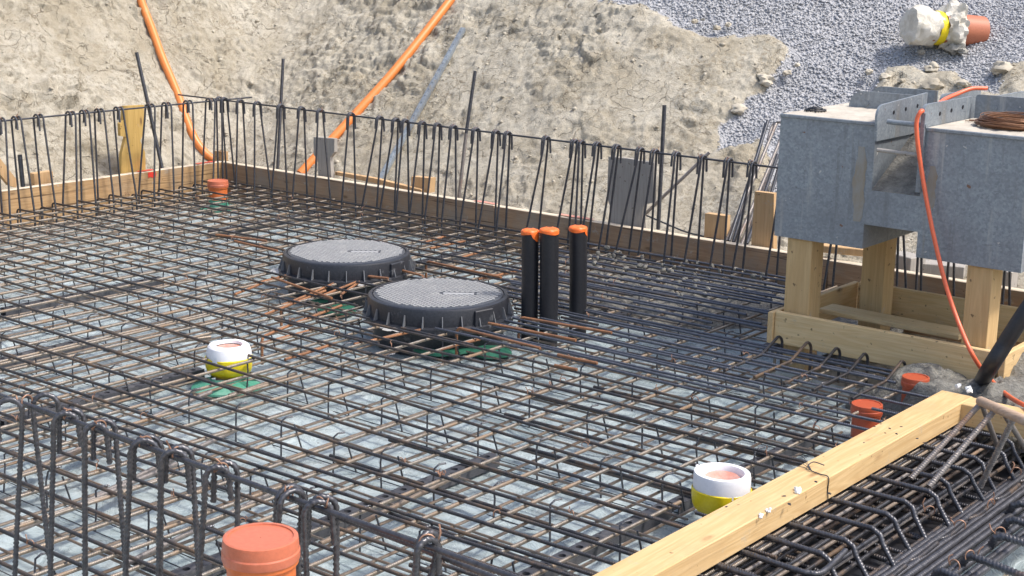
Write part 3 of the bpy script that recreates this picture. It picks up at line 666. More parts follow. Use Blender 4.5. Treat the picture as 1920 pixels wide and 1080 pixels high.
# perforated spacer rails
for k, x in enumerate((-2.62, -3.42, -4.28, -5.1, -5.9, -6.7, -7.5)):
    yy = 2.1; seg = 0
    while yy < 6.2:
        Ls = 1.0; xx = x+J(.02); mb = MB()
        if random.random() < .50 and not any(abs(xx-h[0]) < h[2]+.03 and yy-h[2] < h[1] < yy+Ls+h[2] for h in LIDS) and not (x > -3.2 and yy+Ls > 5.9):
            # U profile with round holes: top strip made of rings round each hole
            m_ = 11; st = Ls/m_
            for q in range(m_):
                yc = yy+(q+.5)*st; n0 = len(mb.v); Nn = 16
                for z in (-.098,):
                    for a in range(Nn):
                        an = 2*math.pi*a/Nn+math.pi/16; mb.v.append(Vector((xx+.013*math.cos(an), yc+.013*math.sin(an), z)))
                    for a in range(Nn):
                        an = 2*math.pi*a/Nn+math.pi/16; c_, s_ = math.cos(an), math.sin(an); m2 = max(abs(c_), abs(s_)); mb.v.append(Vector((xx+.021*c_/m2, yc+st/2*s_/m2, z)))
                for a in range(Nn): b_ = (a+1) % Nn; mb.face((n0+a, n0+Nn+a, n0+Nn+b_, n0+b_), sm=False)
                mb.lathe([(.013, -.0), (.012, -.02)], (xx, yc, -.098), 10, cap=False)
            for sx in (-1, 1): mb.box((xx+sx*.023, yy+Ls/2, -.121), (.005, Ls, .045))
        if mb.v:
            tag(obj('spacer_rail', mb, PL_SPC), 'perforated dark rail on the foil, %s line from right, %s from front' % (nth(k), nth(seg)), 'spacer rail', 'perforated spacer rails on the foil')
        seg += 1; yy += Ls+.02

# ---------------------------------------------------------------- hooked stirrups along the edges
ZT = .617
def stirrup(T, p, b1, b2, r, ribs, label, group, mat, rb=.030, wide=.036, out=0):
    T = Vector(T); p = Vector(p); q = Vector((-p.y, p.x, 0)); up_ = Vector((0, 0, 1))
    def half(s, b, off):
        w0 = (wide-rb) if not out else .012+rb; k0 = s if not out else -s; c = T+q*off+p*(s*w0)-up_*rb; a = arc(c, p*k0, up_, rb, 0, math.pi, 8)
        tail = a[-1]-up_*random.uniform(.05, .085)+p*(-s*.004)
        return [tail]+a[::-1]+[a[0]-up_*.06+(Vector(b)-a[0]).xy.to_3d()*.08, Vector(b)]
    h1 = half(-1, b1, -.013); h2 = half(1, b2, .013)
    d = (Vector(b2)-Vector(b1)); e = d.normalized(); low1 = [Vector(b1)-up_*.10, Vector(b1)-up_*.125+e*.02]; low2 = [Vector(b2)-up_*.125-e*.02, Vector(b2)-up_*.10]
    mb = MB(); mb.tube(h1+low1+low2+h2[::-1], r, 9 if ribs else 7, ribs=ribs, ra=.30)
    o = tag(obj('hooked_stirrup', mb, mat), label, 'stirrup', group)
    mb = tie_mb(T+Vector((0, 0, -.012)), 1.5 if ribs else 1.3); obj('tie_wire', mb, ST_W, o); return o
lx, by = -8.50, 7.14
LE = [(0, 4, 19), (30, 38, 65), (72, 79, 105), (132, 118, 145), (158, 153, 180), (186, 184, 213), (222, 227, 256), (281, 260, 289), (312, 298, 326), (352, 342, 366), (394, 379, 400)]
for i, (t, l, r_) in enumerate(reversed(LE)):
    y = solve(lambda s: (lx, s, ZT), t, 2, 7.4, 0)
    y1 = solve(lambda s: (lx-.07, s, 0), l, 2, 7.6); y2 = solve(lambda s: (lx+.07, s, 0), r_, 2, 7.6)
    stirrup((lx, y, ZT), (1, 0, 0), (lx-.07, y1, 0), (lx+.07, y2, 0), .0069, 0, 'dark hooked steel stirrup standing along the left board, %s from the far corner' % nth(i), 'hooked stirrups along the left board', ST_H)
BE = [(411, 409, 425), (420, 418, 440), (450, 443, 463), (482, 477, 507), (526, 510, 538), (565, 549, 576), (601, 590, 619), (658, 640, 667), (712, 678, 707), (742, 712, 740), (760, 742, 767), (792, 768, 792), (820, 797, 820),
      (850, 828, 855), (892, 862, 892), (930, 897, 928), (952, 930, 948), (1024, 985, 1010), (1078, 1040, 1065), (1090, 1078, 1088), (1120, 1088, 1104), (1156, 1123, 1137), (1200, 1155, 1180), (1228, 1197, 1220), (1268, 1245, 1258),
      (1317, 1283, 1308), (1366, 1330, 1357), (1411, 1373, 1393), (1470, 1435, 1457), (1500, 1512, 1535), (1580, 1545, 1562), (1690, 1680, 1700), (1730, 1716, 1727), (1790, 1772, 1788), (1895, 1878, 1893)]
for i, (t, l, r_) in enumerate(BE):
    x = solve(lambda s: (s, by, ZT), t, -9, -1.5); x1 = solve(lambda s: (s, by-.07, 0), l, -9, -1.5); x2 = solve(lambda s: (s, by+.07, 0), r_, -9, -1.5)
    stirrup((x, by, ZT), (0, 1, 0), (x1, by-.07, 0), (x2, by+.07, 0), .0069, 0, 'dark hooked steel stirrup standing along the back board, %s from the far corner' % nth(i), 'hooked stirrups along the back board', ST_H)
NY = 2.096
NE = [(50, -.02, .02), (128, .0, .01), (186, .0, .02), (272, -.03, .0), (330, .0, .02), (415, .0, .01), (545, -.03, -.02), (600, .0, .02), (802, .0, .02), (-60, 0, 0)]
NB = [(25, 100), (95, 160), (160, 236), (236, 300), (298, 372), (375, 445), (508, 562), (575, 630), (773, 815), (-90, -30)]
for i, (t, a, b) in enumerate(NE):
    x = solve(lambda s: (s, NY, ZT), t, -5, -1)
    nar = i in (6, 8); pv = Vector((.62, .78, 0)) if not nar else Vector((.20, .98, 0)); pv.normalize()
    bl, br = NB[i]; Pt = Vector((x, NY, ZT-.06))
    def ext(px_, sg):
        q_ = ony(px_, 1080, NY+sg*.02); tp = Pt+pv*(sg*.034); d_ = q_-tp; return tp+d_*((tp.z)/max(.05, -d_.z)) if d_.z < 0 else tp
    stirrup((x, NY, ZT), pv, ext(bl, -1), ext(br, 1), .0062, .0115,
            'thick ribbed hooked stirrup in the front left row, %s from the left edge' % nth((i+1) % 10), 'hooked stirrups in the front row', ST_HG, (.032, .030, .026)[i % 3], .036, 1 if i in (0,) else 0)
for nm, pts, r, lb, rb_ in (('edge_bar', [(-9.0, by, ZT-.018), (-6, by, ZT-.016), (-3, by, ZT-.02), (-1.5, by, ZT-.018)], .006, 'long thin bar threaded through the hooks above the back board', 0),
        ('edge_bar', [(lx, 2.0, ZT-.018), (lx, 5, ZT-.019), (lx, 7.42, ZT-.018)], .006, 'long thin bar threaded through the hooks above the left board', 0),
        ('edge_bar', [(-3.9, NY, ZT-.022), (-2.8, NY, ZT-.02), (-1.5, NY, ZT-.022)], .0060, 'ribbed bar threaded through the hooks of the front row', .0095)):
    mb = MB(); mb.tube(pts, r, 9, ribs=rb_); tag(obj(nm, mb, ST_HG if rb_ else ST_H), lb, 'steel bar', 'long bars through the hooks')
mb = MB(); mb.tube([(-2.55, NY+.03, ZT-.036), (-2.0, NY+.035, ZT-.05), (-1.6, NY+.03, ZT-.06)], .0060, 9, ribs=.0095)
tag(obj('edge_bar', mb, ST_HG), 'second ribbed bar lapped beside the front row bar', 'steel bar', 'long bars through the hooks')

# ---------------------------------------------------------------- edge boards
def board(name, c, d, mats, label, cat='board', group=None, rz=0, bev=.004):
    mb = MB(); mb.box(c, d, rz, top=1 if len(mats) > 1 else None, bev=bev); return tag(obj(name, mb, list(mats)), label, cat, group)
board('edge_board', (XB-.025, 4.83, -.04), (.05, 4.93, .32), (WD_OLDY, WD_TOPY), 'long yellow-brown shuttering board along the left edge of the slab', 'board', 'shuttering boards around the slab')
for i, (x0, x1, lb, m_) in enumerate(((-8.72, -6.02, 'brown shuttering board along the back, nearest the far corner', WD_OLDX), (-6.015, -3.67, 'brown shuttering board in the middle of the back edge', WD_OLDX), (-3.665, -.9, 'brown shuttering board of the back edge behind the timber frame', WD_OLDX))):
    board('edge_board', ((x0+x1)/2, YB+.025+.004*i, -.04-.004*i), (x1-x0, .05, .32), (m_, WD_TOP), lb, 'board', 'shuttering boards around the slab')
# red spray marks on the left board
RED = plastic('spray_red', (.75, .06, .04), df=.52, dust=(.6, .35, .2))
for px0, px1, lb in ((258, 288, 'patch of red spray paint on the top of the left board'), (366, 402, 'fainter red spray mark near the far corner')):
    a = solve(lambda s: (XB-.025, s, .12), px0, 3, 7.3); b = solve(lambda s: (XB-.025, s, .12), px1, 3, 7.3); mb = MB()
    P = [[(XB-.049+.046*i/3+J(.003), a+(b-a)*j/6+J(.006), .1245) for j in range(7)] for i in range(4)]; mb.grid(P)
    if px0 == 258:
        P = [[(XB+.0035, a+(b-a)*(.5+.5*j/4)+J(.004), .116-.035*i/2-abs(J(.01))) for j in range(5)] for i in range(3)]; mb.grid(P)
    tag(obj('spray_mark', mb, RED), lb, 'paint mark')
PNK = plastic('spray_pink', (.80, .33, .26), df=.5, dust=(.75, .55, .42))
for px0, px1, lb in ((890, 930, 'faint orange spray mark on the back board'), (1048, 1112, 'pink spray mark on the back board behind the black pipes')):
    a = solve(lambda s: (s, YB+.025, .12), px0, -8, -3); b = solve(lambda s: (s, YB+.025, .12), px1, -8, -3); mb = MB()
    mb.grid([[(a+(b-a)*j/8, YB+.005+.038*i/3+J(.004)+.006, .1245) for j in range(9)] for i in range(4)]); tag(obj('spray_mark', mb, PNK), lb, 'paint mark')

# ---------------------------------------------------------------- stakes, planks and rods behind the boards
def flat_board(name, pxs, x=None, y=None, th=.03, mat=None, label='', group=None, cat='board'):
    pts = [(onx(*p, x) if x is not None else ony(*p, y)) for p in pxs]
    mb = MB(); mb.prism(pts, (-th, 0, 0) if x is not None else (0, th, 0)); return tag(obj(name, mb, mat), label, cat, group)
flat_board('shutter_stake', [(232, 199), (270, 197), (270, 240), (266, 258), (263, 264), (272, 285), (273, 300), (273, 330), (227, 335), (228, 290), (236, 257), (226, 255), (225, 232), (231, 225)], x=XB-.07, mat=WD_STAKE, label='yellow notched board standing behind the left edge board', cat='stake')
flat_board('shutter_stake', [(588, 257), (627, 260), (627, 285), (619, 295), (622, 345), (597, 340), (596, 300), (588, 290)], y=YB+.08, mat=WD_GREY, label='grey weathered board in front of the lower end of the orange pipe', cat='stake')
PP = [(1141, 294), (1158, 295), (1159, 296), (1176, 297), (1193, 300), (1194, 301), (1226, 305), (1224, 380), (1208, 384), (1204, 395), (1206, 440), (1143, 430), (1143, 385), (1138, 370)]
flat_board('shutter_stake', PP, y=YB+.08, mat=WD_GREY, label='wide grey weathered panel of planks behind the back board', cat='panel')
def crate(pts, y, th, mat, lb, cat='wood block', rz=0): return flat_board('wood_block', pts, y=y, th=th, mat=mat, label=lb, cat=cat, group='offcuts of wood behind the boards')
crate([(771, 331), (806, 334), (804, 362), (771, 358)], YB+.15, .06, WD_BLK, 'small orange-tan block behind the back board near the steel profile')
crate([(1322, 400), (1361, 405), (1360, 450), (1320, 446)], YB+.12, .05, WD_BLK, 'square tan offcut behind the back board by the bundle of rods')
crate([(1415, 359), (1451, 363), (1450, 470), (1408, 464)], YB+.07, .04, WD_BLK, 'tall orange-tan board standing beside the grey steel tank', 'board')
flat_board('wood_block', [(64, 326), (99, 321), (100, 345), (66, 352)], x=XB-.12, th=.06, mat=WD_BLK, label='pale block lying behind the left board', group='offcuts of wood behind the boards')
flat_board('wood_block', [(-20, 278), (-2, 294), (34, 340), (30, 352), (18, 348), (-22, 300)], x=XB-.10, th=.04, mat=WD_BLK, label='pale board leaning behind the left board at the photo edge', group='offcuts of wood behind the boards', cat='board')
flat_board('wood_block', [(402, 283), (420, 285), (420, 306), (402, 305)], y=YB+.06, th=.04, mat=WD_OLDY, label='small brown block behind the far corner of the boards', group='offcuts of wood behind the boards')
flat_board('wood_lath', [(628, 322), (700, 334), (790, 356), (790, 364), (700, 343), (628, 328)], y=YB+.11, th=.04, mat=WD_BLK, label='thin splintered lath lying behind the back board', cat='lath')
for px, py, w_, h_, yy, rz, lb in ((1575, 466, .34, .04, 7.35, .25, 'pale lath lying behind the tank on the ground'), (1700, 492, .16, .09, 7.6, -.3, 'grey block on the rubble behind the tank, left one'), (1770, 505, .22, .07, 7.7, .3, 'brown board piece on the rubble behind the tank'), (1870, 520, .18, .10, 7.6, .1, 'grey block on the rubble at the photo edge')):
    c = ony(px, py, yy); c.z = max(c.z, float(T0(c.x, c.y))+h_*.4); mb = MB(); mb.box(c, (w_, .12, h_), rz, bev=.004); tag(obj('wood_block', mb, WD_BLK if 'pale' in lb else WD_GREY), lb, 'wood block', 'offcuts of wood behind the boards')

def rod(a, b, r, mat, lb, nm='steel_rod', grp='rods standing behind the boards', cat='steel rod'):
    mb = MB(); mb.tube([a, Vector(a).lerp(Vector(b), .5), b], r, 8); return tag(obj(nm, mb, mat), lb, cat, grp)
rod(onx(256, 98, -8.62), onx(304, 315, -8.50), .013, ST_H, 'dark leaning steel rod between the yellow board and the curved orange pipe')
rod(onx(37, 290, -8.5), onx(43, 350, -8.5), .015, ST_H, 'short dark rod stub behind the left board')
rod(ony(531, 110, YB+.2), ony(520, 325, YB+.11), .0115, ST_H, 'upright ribbed rod behind the back board, nearest the far corner')
rod(ony(891, 133, YB+.2), ony(874, 250, YB+.15), .0115, ST_H, 'upright dark rod top behind the back board, middle one of three')
rod(ony(874, 250, YB+.15), ony(860, 375, YB+.12), .0115, ST_L, 'dusty lower part of the middle rod behind the back board')
rod(ony(1246, 197, YB+.13), ony(1234, 430, YB+.11), .0125, ST_H, 'thick ribbed rod just right of the grey panel')
rod(ony(1330, 286, YB+.35), ony(1190, 420, YB+.12), .010, ST_L, 'dusty ribbed rod leaning behind the grey panel')
mb = MB(); mb.tube(smooth([ony(1212, 404, YB+.11), ony(1250, 420, YB+.13), ony(1290, 436, YB+.13), ony(1350, 450, YB+.12)], 4), .005, 6); tag(obj('steel_rod', mb, ST_H), 'thin dark rod lying flat behind the back board', 'steel rod', 'rods standing behind the boards')
BN = [((1440, 226), (1367, 452)), ((1455, 232), (1362, 452)), ((1470, 230), (1440, 240)), ((1463, 262), (1378, 462)), ((1458, 290), (1400, 458)), ((1449, 300), (1390, 460)), ((1462, 305), (1415, 470)), ((1453, 340), (1395, 462)), ((1436, 232), (1375, 455))]
for i, (a, b) in enumerate(BN):
    if i == 2: continue
    t = YB+.75+.04*i; A = ony(*a, t); A.z = A.z; B = ony(b[0], b[1], YB+.10+.012*i); pts = [A, A.lerp(B, .5)+Vector((0, 0, -.01)), B]
    mb = MB(); mb.tube(pts, .010+.001*(i % 3), 7); tag(obj('steel_rod', mb, ST_L if i % 2 else ST_H), 'ribbed rod leaning on the bank beside the tank, %s from the left' % nth(i if i < 2 else i-1), 'steel rod', 'bundle of rods leaning by the tank')
mb = MB(); mb.tube(smooth([ony(1440, 262, YB+.8), ony(1448, 236, YB+.9), ony(1462, 229, YB+.9), ony(1480, 232, YB+.9)], 4), .009, 7); tag(obj('steel_rod', mb, ST_L), 'bent rod end curving over behind the tank corner', 'steel rod', 'bundle of rods leaning by the tank')

# ---------------------------------------------------------------- orange conduits and steel profile on the bank
def lay(pxs, r, mat, nm, lb, cat, up_=.03, n=14):
    pts = smooth([onslope(px, py, up_) for px, py in pxs], 6); mb = MB(); mb.tube(pts, r, n); return tag(obj(nm, mb, mat), lb, cat)
lay([(255, -30), (267, 8), (285, 55), (303, 105), (322, 150), (338, 190), (350, 225), (366, 262), (384, 286), (400, 300)], .031, PL_HOSE, 'conduit_pipe', 'curved orange conduit running down the clay bank to the far corner', 'pipe', .045)
lay([(868, -30), (800, 58), (735, 138), (668, 212), (622, 262), (563, 326)], .033, PL_HOSE, 'conduit_pipe', 'straight orange conduit lying diagonally down the clay bank', 'pipe', .05)
A = onslope(868, 52, .06); B = onslope(712, 335, .06); d = (B-A).normalized(); sd = d.cross(Vector((0, 0, 1))).normalized(); nn = sd.cross(d)
mb = MB(); mm = Matrix((sd, d, nn)).transposed(); Lr = (B-A).length; mid_ = (A+B)/2
mb.box(mid_, (.036, Lr, .005), M=mm); mb.box(mid_+sd*.017-nn*.012, (.004, Lr, .028), M=mm); mb.box(mid_-sd*.017-nn*.012, (.004, Lr, .028), M=mm)
k = 0
while k*.07 < Lr-.05: mb.box(A+d*(.03+k*.07)+nn*.005, (.010, .042, .005), M=mm); k += 1
tag(obj('steel_profile', mb, GALV), 'long grey perforated steel profile lying on the clay bank', 'steel profile')

# ---------------------------------------------------------------- manholes
def manhole(cx_, cy_, r, zt, lb, yaw):
    t = thing('manhole_cover', (cx_, cy_, -.14), lb, 'manhole', 'two round manhole covers'); R0 = r
    mb = MB(); mb.lathe([(R0*1.075, -.03), (R0*1.07, -.004), (R0*1.0, .002), (R0, zt-.012), (R0-.004, zt-.004), (R0-.012, zt), (R0-.022, zt), (R0-.024, zt-.008), (R0-.05, zt-.01)], (cx_, cy_, 0), 72, cap=False)
    rbs = MB()
    for k in range(24):
        a = 2*math.pi*k/24; c = Vector((math.cos(a), math.sin(a), 0)); p0 = Vector((cx_, cy_, 0)); tn = Vector((-c.y, c.x, 0))
        q = [p0+c*(R0-.002)+Vector((0, 0, zt-.035)), p0+c*(R0+.006)+Vector((0, 0, zt-.035)), p0+c*(R0*1.065)+Vector((0, 0, -.002)), p0+c*(R0-.002)+Vector((0, 0, -.002))]
        rb_ = MB(); rb_.prism([v-tn*.0022 for v in q], tn*.0044); rbs = rb_; obj('rib', rb_, PL_RIB, t) if k % 24 < 24 else None
    a0 = yaw; c = Vector((math.cos(a0), math.sin(a0), 0)); mb.box(Vector((cx_, cy_, zt/2-.012))+c*(R0-.006), (.030, .11, zt-.006), a0, bev=.004)
    fr_ = obj('frame', mb, PL_FRM, t)
    mb = MB(); mb.lathe([(R0*.92, -.15), (R0*.95, -.028)], (cx_, cy_, 0), 48, cap=False); obj('shaft', mb, PL_FRM, t)
    mb = MB(); mb.lathe([(R0-.027, zt-.012), (R0-.028, zt-.001), (R0-.034, zt+.001), (.001, zt+.001)], (cx_, cy_, 0), 72, cap=False); ld = obj('lid', mb, PL_LID, t)
    rt = math.atan2(RM[1][0], RM[0][0])+yaw*.12; ca, sa = math.cos(rt), math.sin(rt); N = 30; mb = MB()
    for i in range(-N, N+1):
        for j in range(-N, N+1):
            lx_, ly_ = i*.026+(.013 if j % 2 else 0), j*.0165
            if math.hypot(lx_, ly_) > R0-.044: continue
            if abs(lx_-.10) < .09 and abs(ly_+.02) < .022: continue
            mb.box((cx_+lx_*ca-ly_*sa, cy_+lx_*sa+ly_*ca, zt+.0030), (.0150, .0075, .0050), rt+.25, bev=.0015)
    obj('tread', mb, PL_LIDT, ld)
    mb = MB(); mb.box((cx_+.10*ca+.02*sa, cy_+.10*sa-.02*ca, zt+.0022), (.15, .030, .004), rt); obj('grip_plate', mb, PL_LIDT, ld)
    # dry white slurry
    for k in range(7):
        mb = MB(); a = random.uniform(3.4, 5.8) if k < 5 else random.uniform(0, 6.28); q0 = Vector((cx_, cy_, 0)); rr = R0+.022
        mb.lathe([(.001, .006), (.02, .004), (.032+J(.012), -.002)], q0+Vector((math.cos(a)*rr*1.03, math.sin(a)*rr*1.03, -.012)), 12, cap=False, wob=lambda a_, i_: .35*math.sin(3*a_+k)+.2*math.sin(7*a_)); obj('dried_slurry', mb, PL_LIDT, t)
def _ya(m, px, py): q = at(px, py, .088); return math.atan2(q.y-m.y, q.x-m.x)
manhole(MC[0].x, MC[0].y, .350, .088, 'black round manhole cover with pale tread, the farther one to the left', _ya(MC[0], 765, 490))
manhole(MC[1].x, MC[1].y, .346, .088, 'black round manhole cover with pale tread, the nearer one beside the black pipes', _ya(MC[1], 925, 580))
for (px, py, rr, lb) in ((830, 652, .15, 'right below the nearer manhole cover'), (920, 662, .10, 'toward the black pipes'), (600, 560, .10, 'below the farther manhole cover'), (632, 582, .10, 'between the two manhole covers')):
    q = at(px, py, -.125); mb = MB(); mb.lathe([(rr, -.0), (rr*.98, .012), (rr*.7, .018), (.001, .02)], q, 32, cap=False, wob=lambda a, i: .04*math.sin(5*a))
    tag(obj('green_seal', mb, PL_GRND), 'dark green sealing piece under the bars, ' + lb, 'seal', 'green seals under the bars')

# ---------------------------------------------------------------- pipes
def pipe_cap(nm, x, y, zb, zt, r, mat, mat2, lb, n=48, sock=True):
    t = thing(nm, (x, y, zb), lb, 'pipe end')
    mb = MB(); mb.lathe([(r*.88, zb), (r*.88, zt-r*.75), (r*.96, zt-r*.70), (r*.97, zt-r*.45), (r*.93, zt-r*.42), (r*.93, zt-r*.30)], (x, y, 0), n, cap=False); obj('pipe', mb, mat, t)
    mb = MB(); h = .035*r/.06
    mb.lathe([(r*.99, zt-h), (r*1.0, zt-h*.95), (r*1.0, zt-h*.62), (r*.975, zt-h*.55), (r*.975, zt-h*.30), (r*.955, zt-.001), (r*.93, zt), (r*.84, zt), (r*.83, zt-.003), (.001, zt-.003)], (x, y, 0), n, cap=False); obj('cap', mb, mat2, t); return t
pipe_cap('pipe_stub', -2.165, 1.885, -.14, .612, .0790, PL_OR, PL_CAP, 'large orange pipe with round lid standing at the front edge')
pipe_cap('pipe_stub', -2.49, 5.345, -.14, .002, .064, PL_RED, PL_RED, 'red-brown capped pipe stub just left of the pine beam')
pipe_cap('pipe_stub', -2.44, 5.68, -.14, .05, .058, PL_RED, PL_RED, 'red-brown capped pipe stub half buried in wet concrete')
t = pipe_cap('pipe_stub', -8.23, 6.85, -.13, .075, .075, PL_OR, PL_CAP, 'orange capped pipe stub in the far corner of the slab')
mb = MB(); mb.lathe([(.13, -.135), (.13, -.12), (.07, -.11), (.067, -.06)], (-8.23, 6.85, 0), 32, cap=False); obj('flange', mb, PL_GRN, t)

PL_PNK = plastic('cap_pinkish', (.60, .27, .20), rough=.6, dust=(.66, .50, .45), df=.45)
def foam(x, y, zb, zt, r, open_, lb):
    t = thing('foam_wrapped_pipe', (x, y, zb), lb, 'pipe end')
    w_ = lambda a, i: .018*math.sin(2*a+1)+.012*math.sin(5*a)+.012*math.sin(9*a+i)+.006*math.sin(17*a+2*i)
    zm = zt-.055
    mb = MB()
    if open_: mb.lathe([(r, zm-.01), (r*1.0, zt-.012), (r*.97, zt), (r*.78, zt), (r*.74, zt-.008), (r*.70, zt-.05)], (x, y, 0), 40, cap=False, wob=lambda a, i: .03*math.sin(2*a+2))
    else: mb.lathe([(r, zm-.01), (r*.99, zt-.03), (r*.93, zt-.008), (r*.85, zt), (r*.62, zt), (r*.60, zt-.012)], (x, y, 0), 40, cap=False, wob=lambda a, i: .02*math.sin(4*a))
    obj('foam_collar', mb, PL_FOAM, t)
    if open_:
        mb = MB(); mb.box((x-r*.95, y-.01, zt-.03), (.012, .05, .06), .6, bev=.003); obj('foam_end', mb, PL_FOAM, t)
    mb = MB(); mb.lathe([(r*.66, zm-.088), (r*.80, zm-.080), (r*.95, zm-.062), (r*1.01, zm-.045), (r*1.03, zm-.02), (r*1.035, zm), (r*1.0, zm+.003)], (x, y, 0), 48, cap=False, wob=w_); obj('yellow_tape', mb, PL_YEL, t)
    mb = MB(); mb.lathe([(r*.62, zb-.02), (r*.62, zt-.02), (r*.58, zt-.015), (.001, zt-.015 if not open_ else zt-.035)], (x, y, 0), 36, cap=False); obj('pipe', mb, PL_PNK, t)
    return t
t = foam(-4.915, 4.125, -.12, .045, .098, False, 'pipe end wrapped in white foam and yellow tape over a green flange')
mb = MB(); mb.lathe([(.15, -.139), (.15, -.130), (.11, -.115), (.07, -.105), (.066, -.09)], (-4.9, 4.09, 0), 36, cap=False, wob=lambda a, i: .05*math.sin(3*a)); obj('flange', mb, PL_GRN, t)
foam(-2.405, 4.10, -.08, .078, .095, True, 'open pipe end in white foam and yellow tape beside the pine beam')

for i, (x, y, px, py, lb) in enumerate(((-4.369, 5.545, 994, 432, 'black upright pipe with orange taped top, leftmost of three'), (-4.275, 5.576, 1030, 430, 'black upright pipe with orange taped top, middle of three'), (-4.253, 5.783, 1084, 426, 'black upright pipe with orange taped top, rightmost of three standing apart'))):
    t = thing('black_pipe', (x, y, -.14), lb, 'pipe', 'three black pipes with orange caps')
    T_ = ony(px, py, y); r = (.041, .045, .043)[i]; zt = T_.z; mb = MB(); dx = T_.x-x
    mb.tube([(x, y, -.14), (x+dx*.3, y, zt*.4), (x+dx, y, zt)], r, 32); obj('pipe', mb, PL_BLK, t)
    mb = MB(); NN = 40; rows = []
    drop = lambda a: .020+.004*math.sin(a*2+i*2)+.034*max(0, 1-abs((a+[.9, 5.2, .3][i]) % 6.28-.9)/.75)**.5
    for k in range(NN+1):
        a = 2*math.pi*k/NN; c_ = Vector((math.cos(a), math.sin(a), 0)); top_ = Vector((x+dx, y, zt+.003)); dr = drop(a % 6.28)
        rows.append([top_+c_*.001+Vector((0, 0, .003)), top_+c_*(r*.6)+Vector((0, 0, .003+.003*math.sin(5*a))), top_+c_*(r*.98), top_+c_*(r+.003)-Vector((0, 0, .006)), top_+c_*(r+.003+.0015*math.sin(7*a))-Vector((0, 0, dr*.6)), top_+c_*(r+.0032)-Vector((0, 0, dr))])
    mb.grid(rows); obj('orange_tape', mb, PL_TAPE, t)

# ---------------------------------------------------------------- galvanised tank on posts in its timber frame
TX0, TX1, TY0, TY1, TZ0, TZ1 = -3.30, -2.155, 5.98, 7.08, .482, 1.036
tk = thing('steel_tank', ((TX0+TX1)/2, 6.5, TZ0), 'large grey galvanised steel tank block standing on wooden posts', 'steel tank')
NX0, NX1 = -2.862, -2.612; NZ = .592            # fork notch underneath
CX0, CX1 = -2.838, -2.615                        # channel on top
SZ = .745                                       # sill of the chute
mb = MB()
F = lambda x, z, y=TY0: (x, y, z)
def quad(a, b, c, d, mi=0): n = len(mb.v); mb.v += [Vector(q) for q in (a, b, c, d)]; mb.face((n, n+1, n+2, n+3), mi=mi, sm=False)
quad(F(TX0, TZ0), F(NX0, TZ0), F(NX0, NZ), F(TX0, NZ)); quad(F(NX1, TZ0), F(TX1, TZ0), F(TX1, NZ), F(NX1, NZ))
quad(F(TX0, NZ), F(TX1, NZ), F(TX1, SZ), F(TX0, SZ)); quad(F(TX0, SZ), F(CX0, SZ), F(CX0, TZ1), F(TX0, TZ1)); quad(F(CX1, SZ), F(TX1, SZ), F(TX1, TZ1), F(CX1, TZ1))
for x, a, b in ((TX0, TZ0, TZ1), (TX1, TZ0, TZ1), (NX0, TZ0, NZ), (NX1, TZ0, NZ)):
    p = [(x, TY0, a), (x, TY1, a), (x, TY1, b), (x, TY0, b)]; quad(*(p if x in (TX1, NX0) else p[::-1]))
quad((TX0, TY1, TZ0), (TX0, TY1, TZ1), (TX1, TY1, TZ1), (TX1, TY1, TZ0))
quad((TX0, TY0, TZ0), (TX0, TY1, TZ0), (NX0, TY1, TZ0), (NX0, TY0, TZ0)); quad((NX1, TY0, TZ0), (NX1, TY1, TZ0), (TX1, TY1, TZ0), (TX1, TY0, TZ0)); quad((NX0, TY0, NZ), (NX0, TY1, NZ), (NX1, TY1, NZ), (NX1, TY0, NZ))
# chute: ribbed slope from the sill up to the back, with side walls
YS = 6.36; quad((CX0, TY0, SZ), (CX1, TY0, SZ), (CX1, YS, .96), (CX0, YS, .96), 1); quad((CX0, YS, .96), (CX1, YS, .96), (CX1, TY1, .96), (CX0, TY1, .96), 1)
quad((CX0, TY0, SZ), (CX0, YS, .96), (CX0, YS, TZ1), (CX0, TY0, TZ1)); quad((CX1, TY0, SZ), (CX1, TY0, TZ1), (CX1, YS, TZ1), (CX1, YS, .96)); quad((CX0, YS, .96), (CX0, TY1, .96), (CX0, TY1, TZ1), (CX0, YS, TZ1)); quad((CX1, YS, .96), (CX1, YS, TZ1), (CX1, TY1, TZ1), (CX1, TY1, .96)); quad((CX0, TY1, .95), (CX1, TY1, .95), (CX1, TY1, TZ1), (CX0, TY1, TZ1))
obj('tank_body', mb, [GALV, CONC], tk)
mb = MB()
for a, b, rows in ((TX0, CX0-.004, 0), (CX1+.004, TX1, 0)):
    nx_ = 26; ny_ = 26
    P = [[(a+(b-a)*i/nx_, TY0+.004+(TY1-TY0-.01)*j/ny_, TZ1+.002+.006*random.random()*(0 < i < nx_ and 0 < j < ny_)) for j in range(ny_+1)] for i in range(nx_+1)]; mb.grid(P)
obj('dusty_top', mb, DUST, tk)
mb = MB()                                        # thin rim strip
for a, b in ((TX0, CX0), (CX1, TX1)): mb.box(((a+b)/2, TY0-.003, TZ1-.004), (b-a, .010, .016), bev=.003)
mb.box((TX1+.001, (TY0+TY1)/2, TZ1-.004), (.012, TY1-TY0, .016), bev=.003); obj('rim', mb, GALV, tk)
def crust(x0, x1, z0, z1):
    P = []; n_ = 14; m_ = MB(); xc = (x0+x1)/2
    for j in range(n_+1):
        t_ = j/n_; hw = (x1-x0)/2*(.25+.75*math.sin(math.pi*min(1, max(0, t_*.92+.06)))**.5)*(1+.12*math.sin(j*1.9)); cx2 = xc+.004*math.sin(j*.7); z_ = z0+(z1-z0)*t_
        P.append([(cx2+hw*(2*i/6-1), TY0-.0015, z_) for i in range(7)])
    m_.grid(P); obj('dried_stain', m_, STAIN, tk)
crust(-2.925, -2.868, .60, .93); crust(-2.590, -2.545, .70, .88)
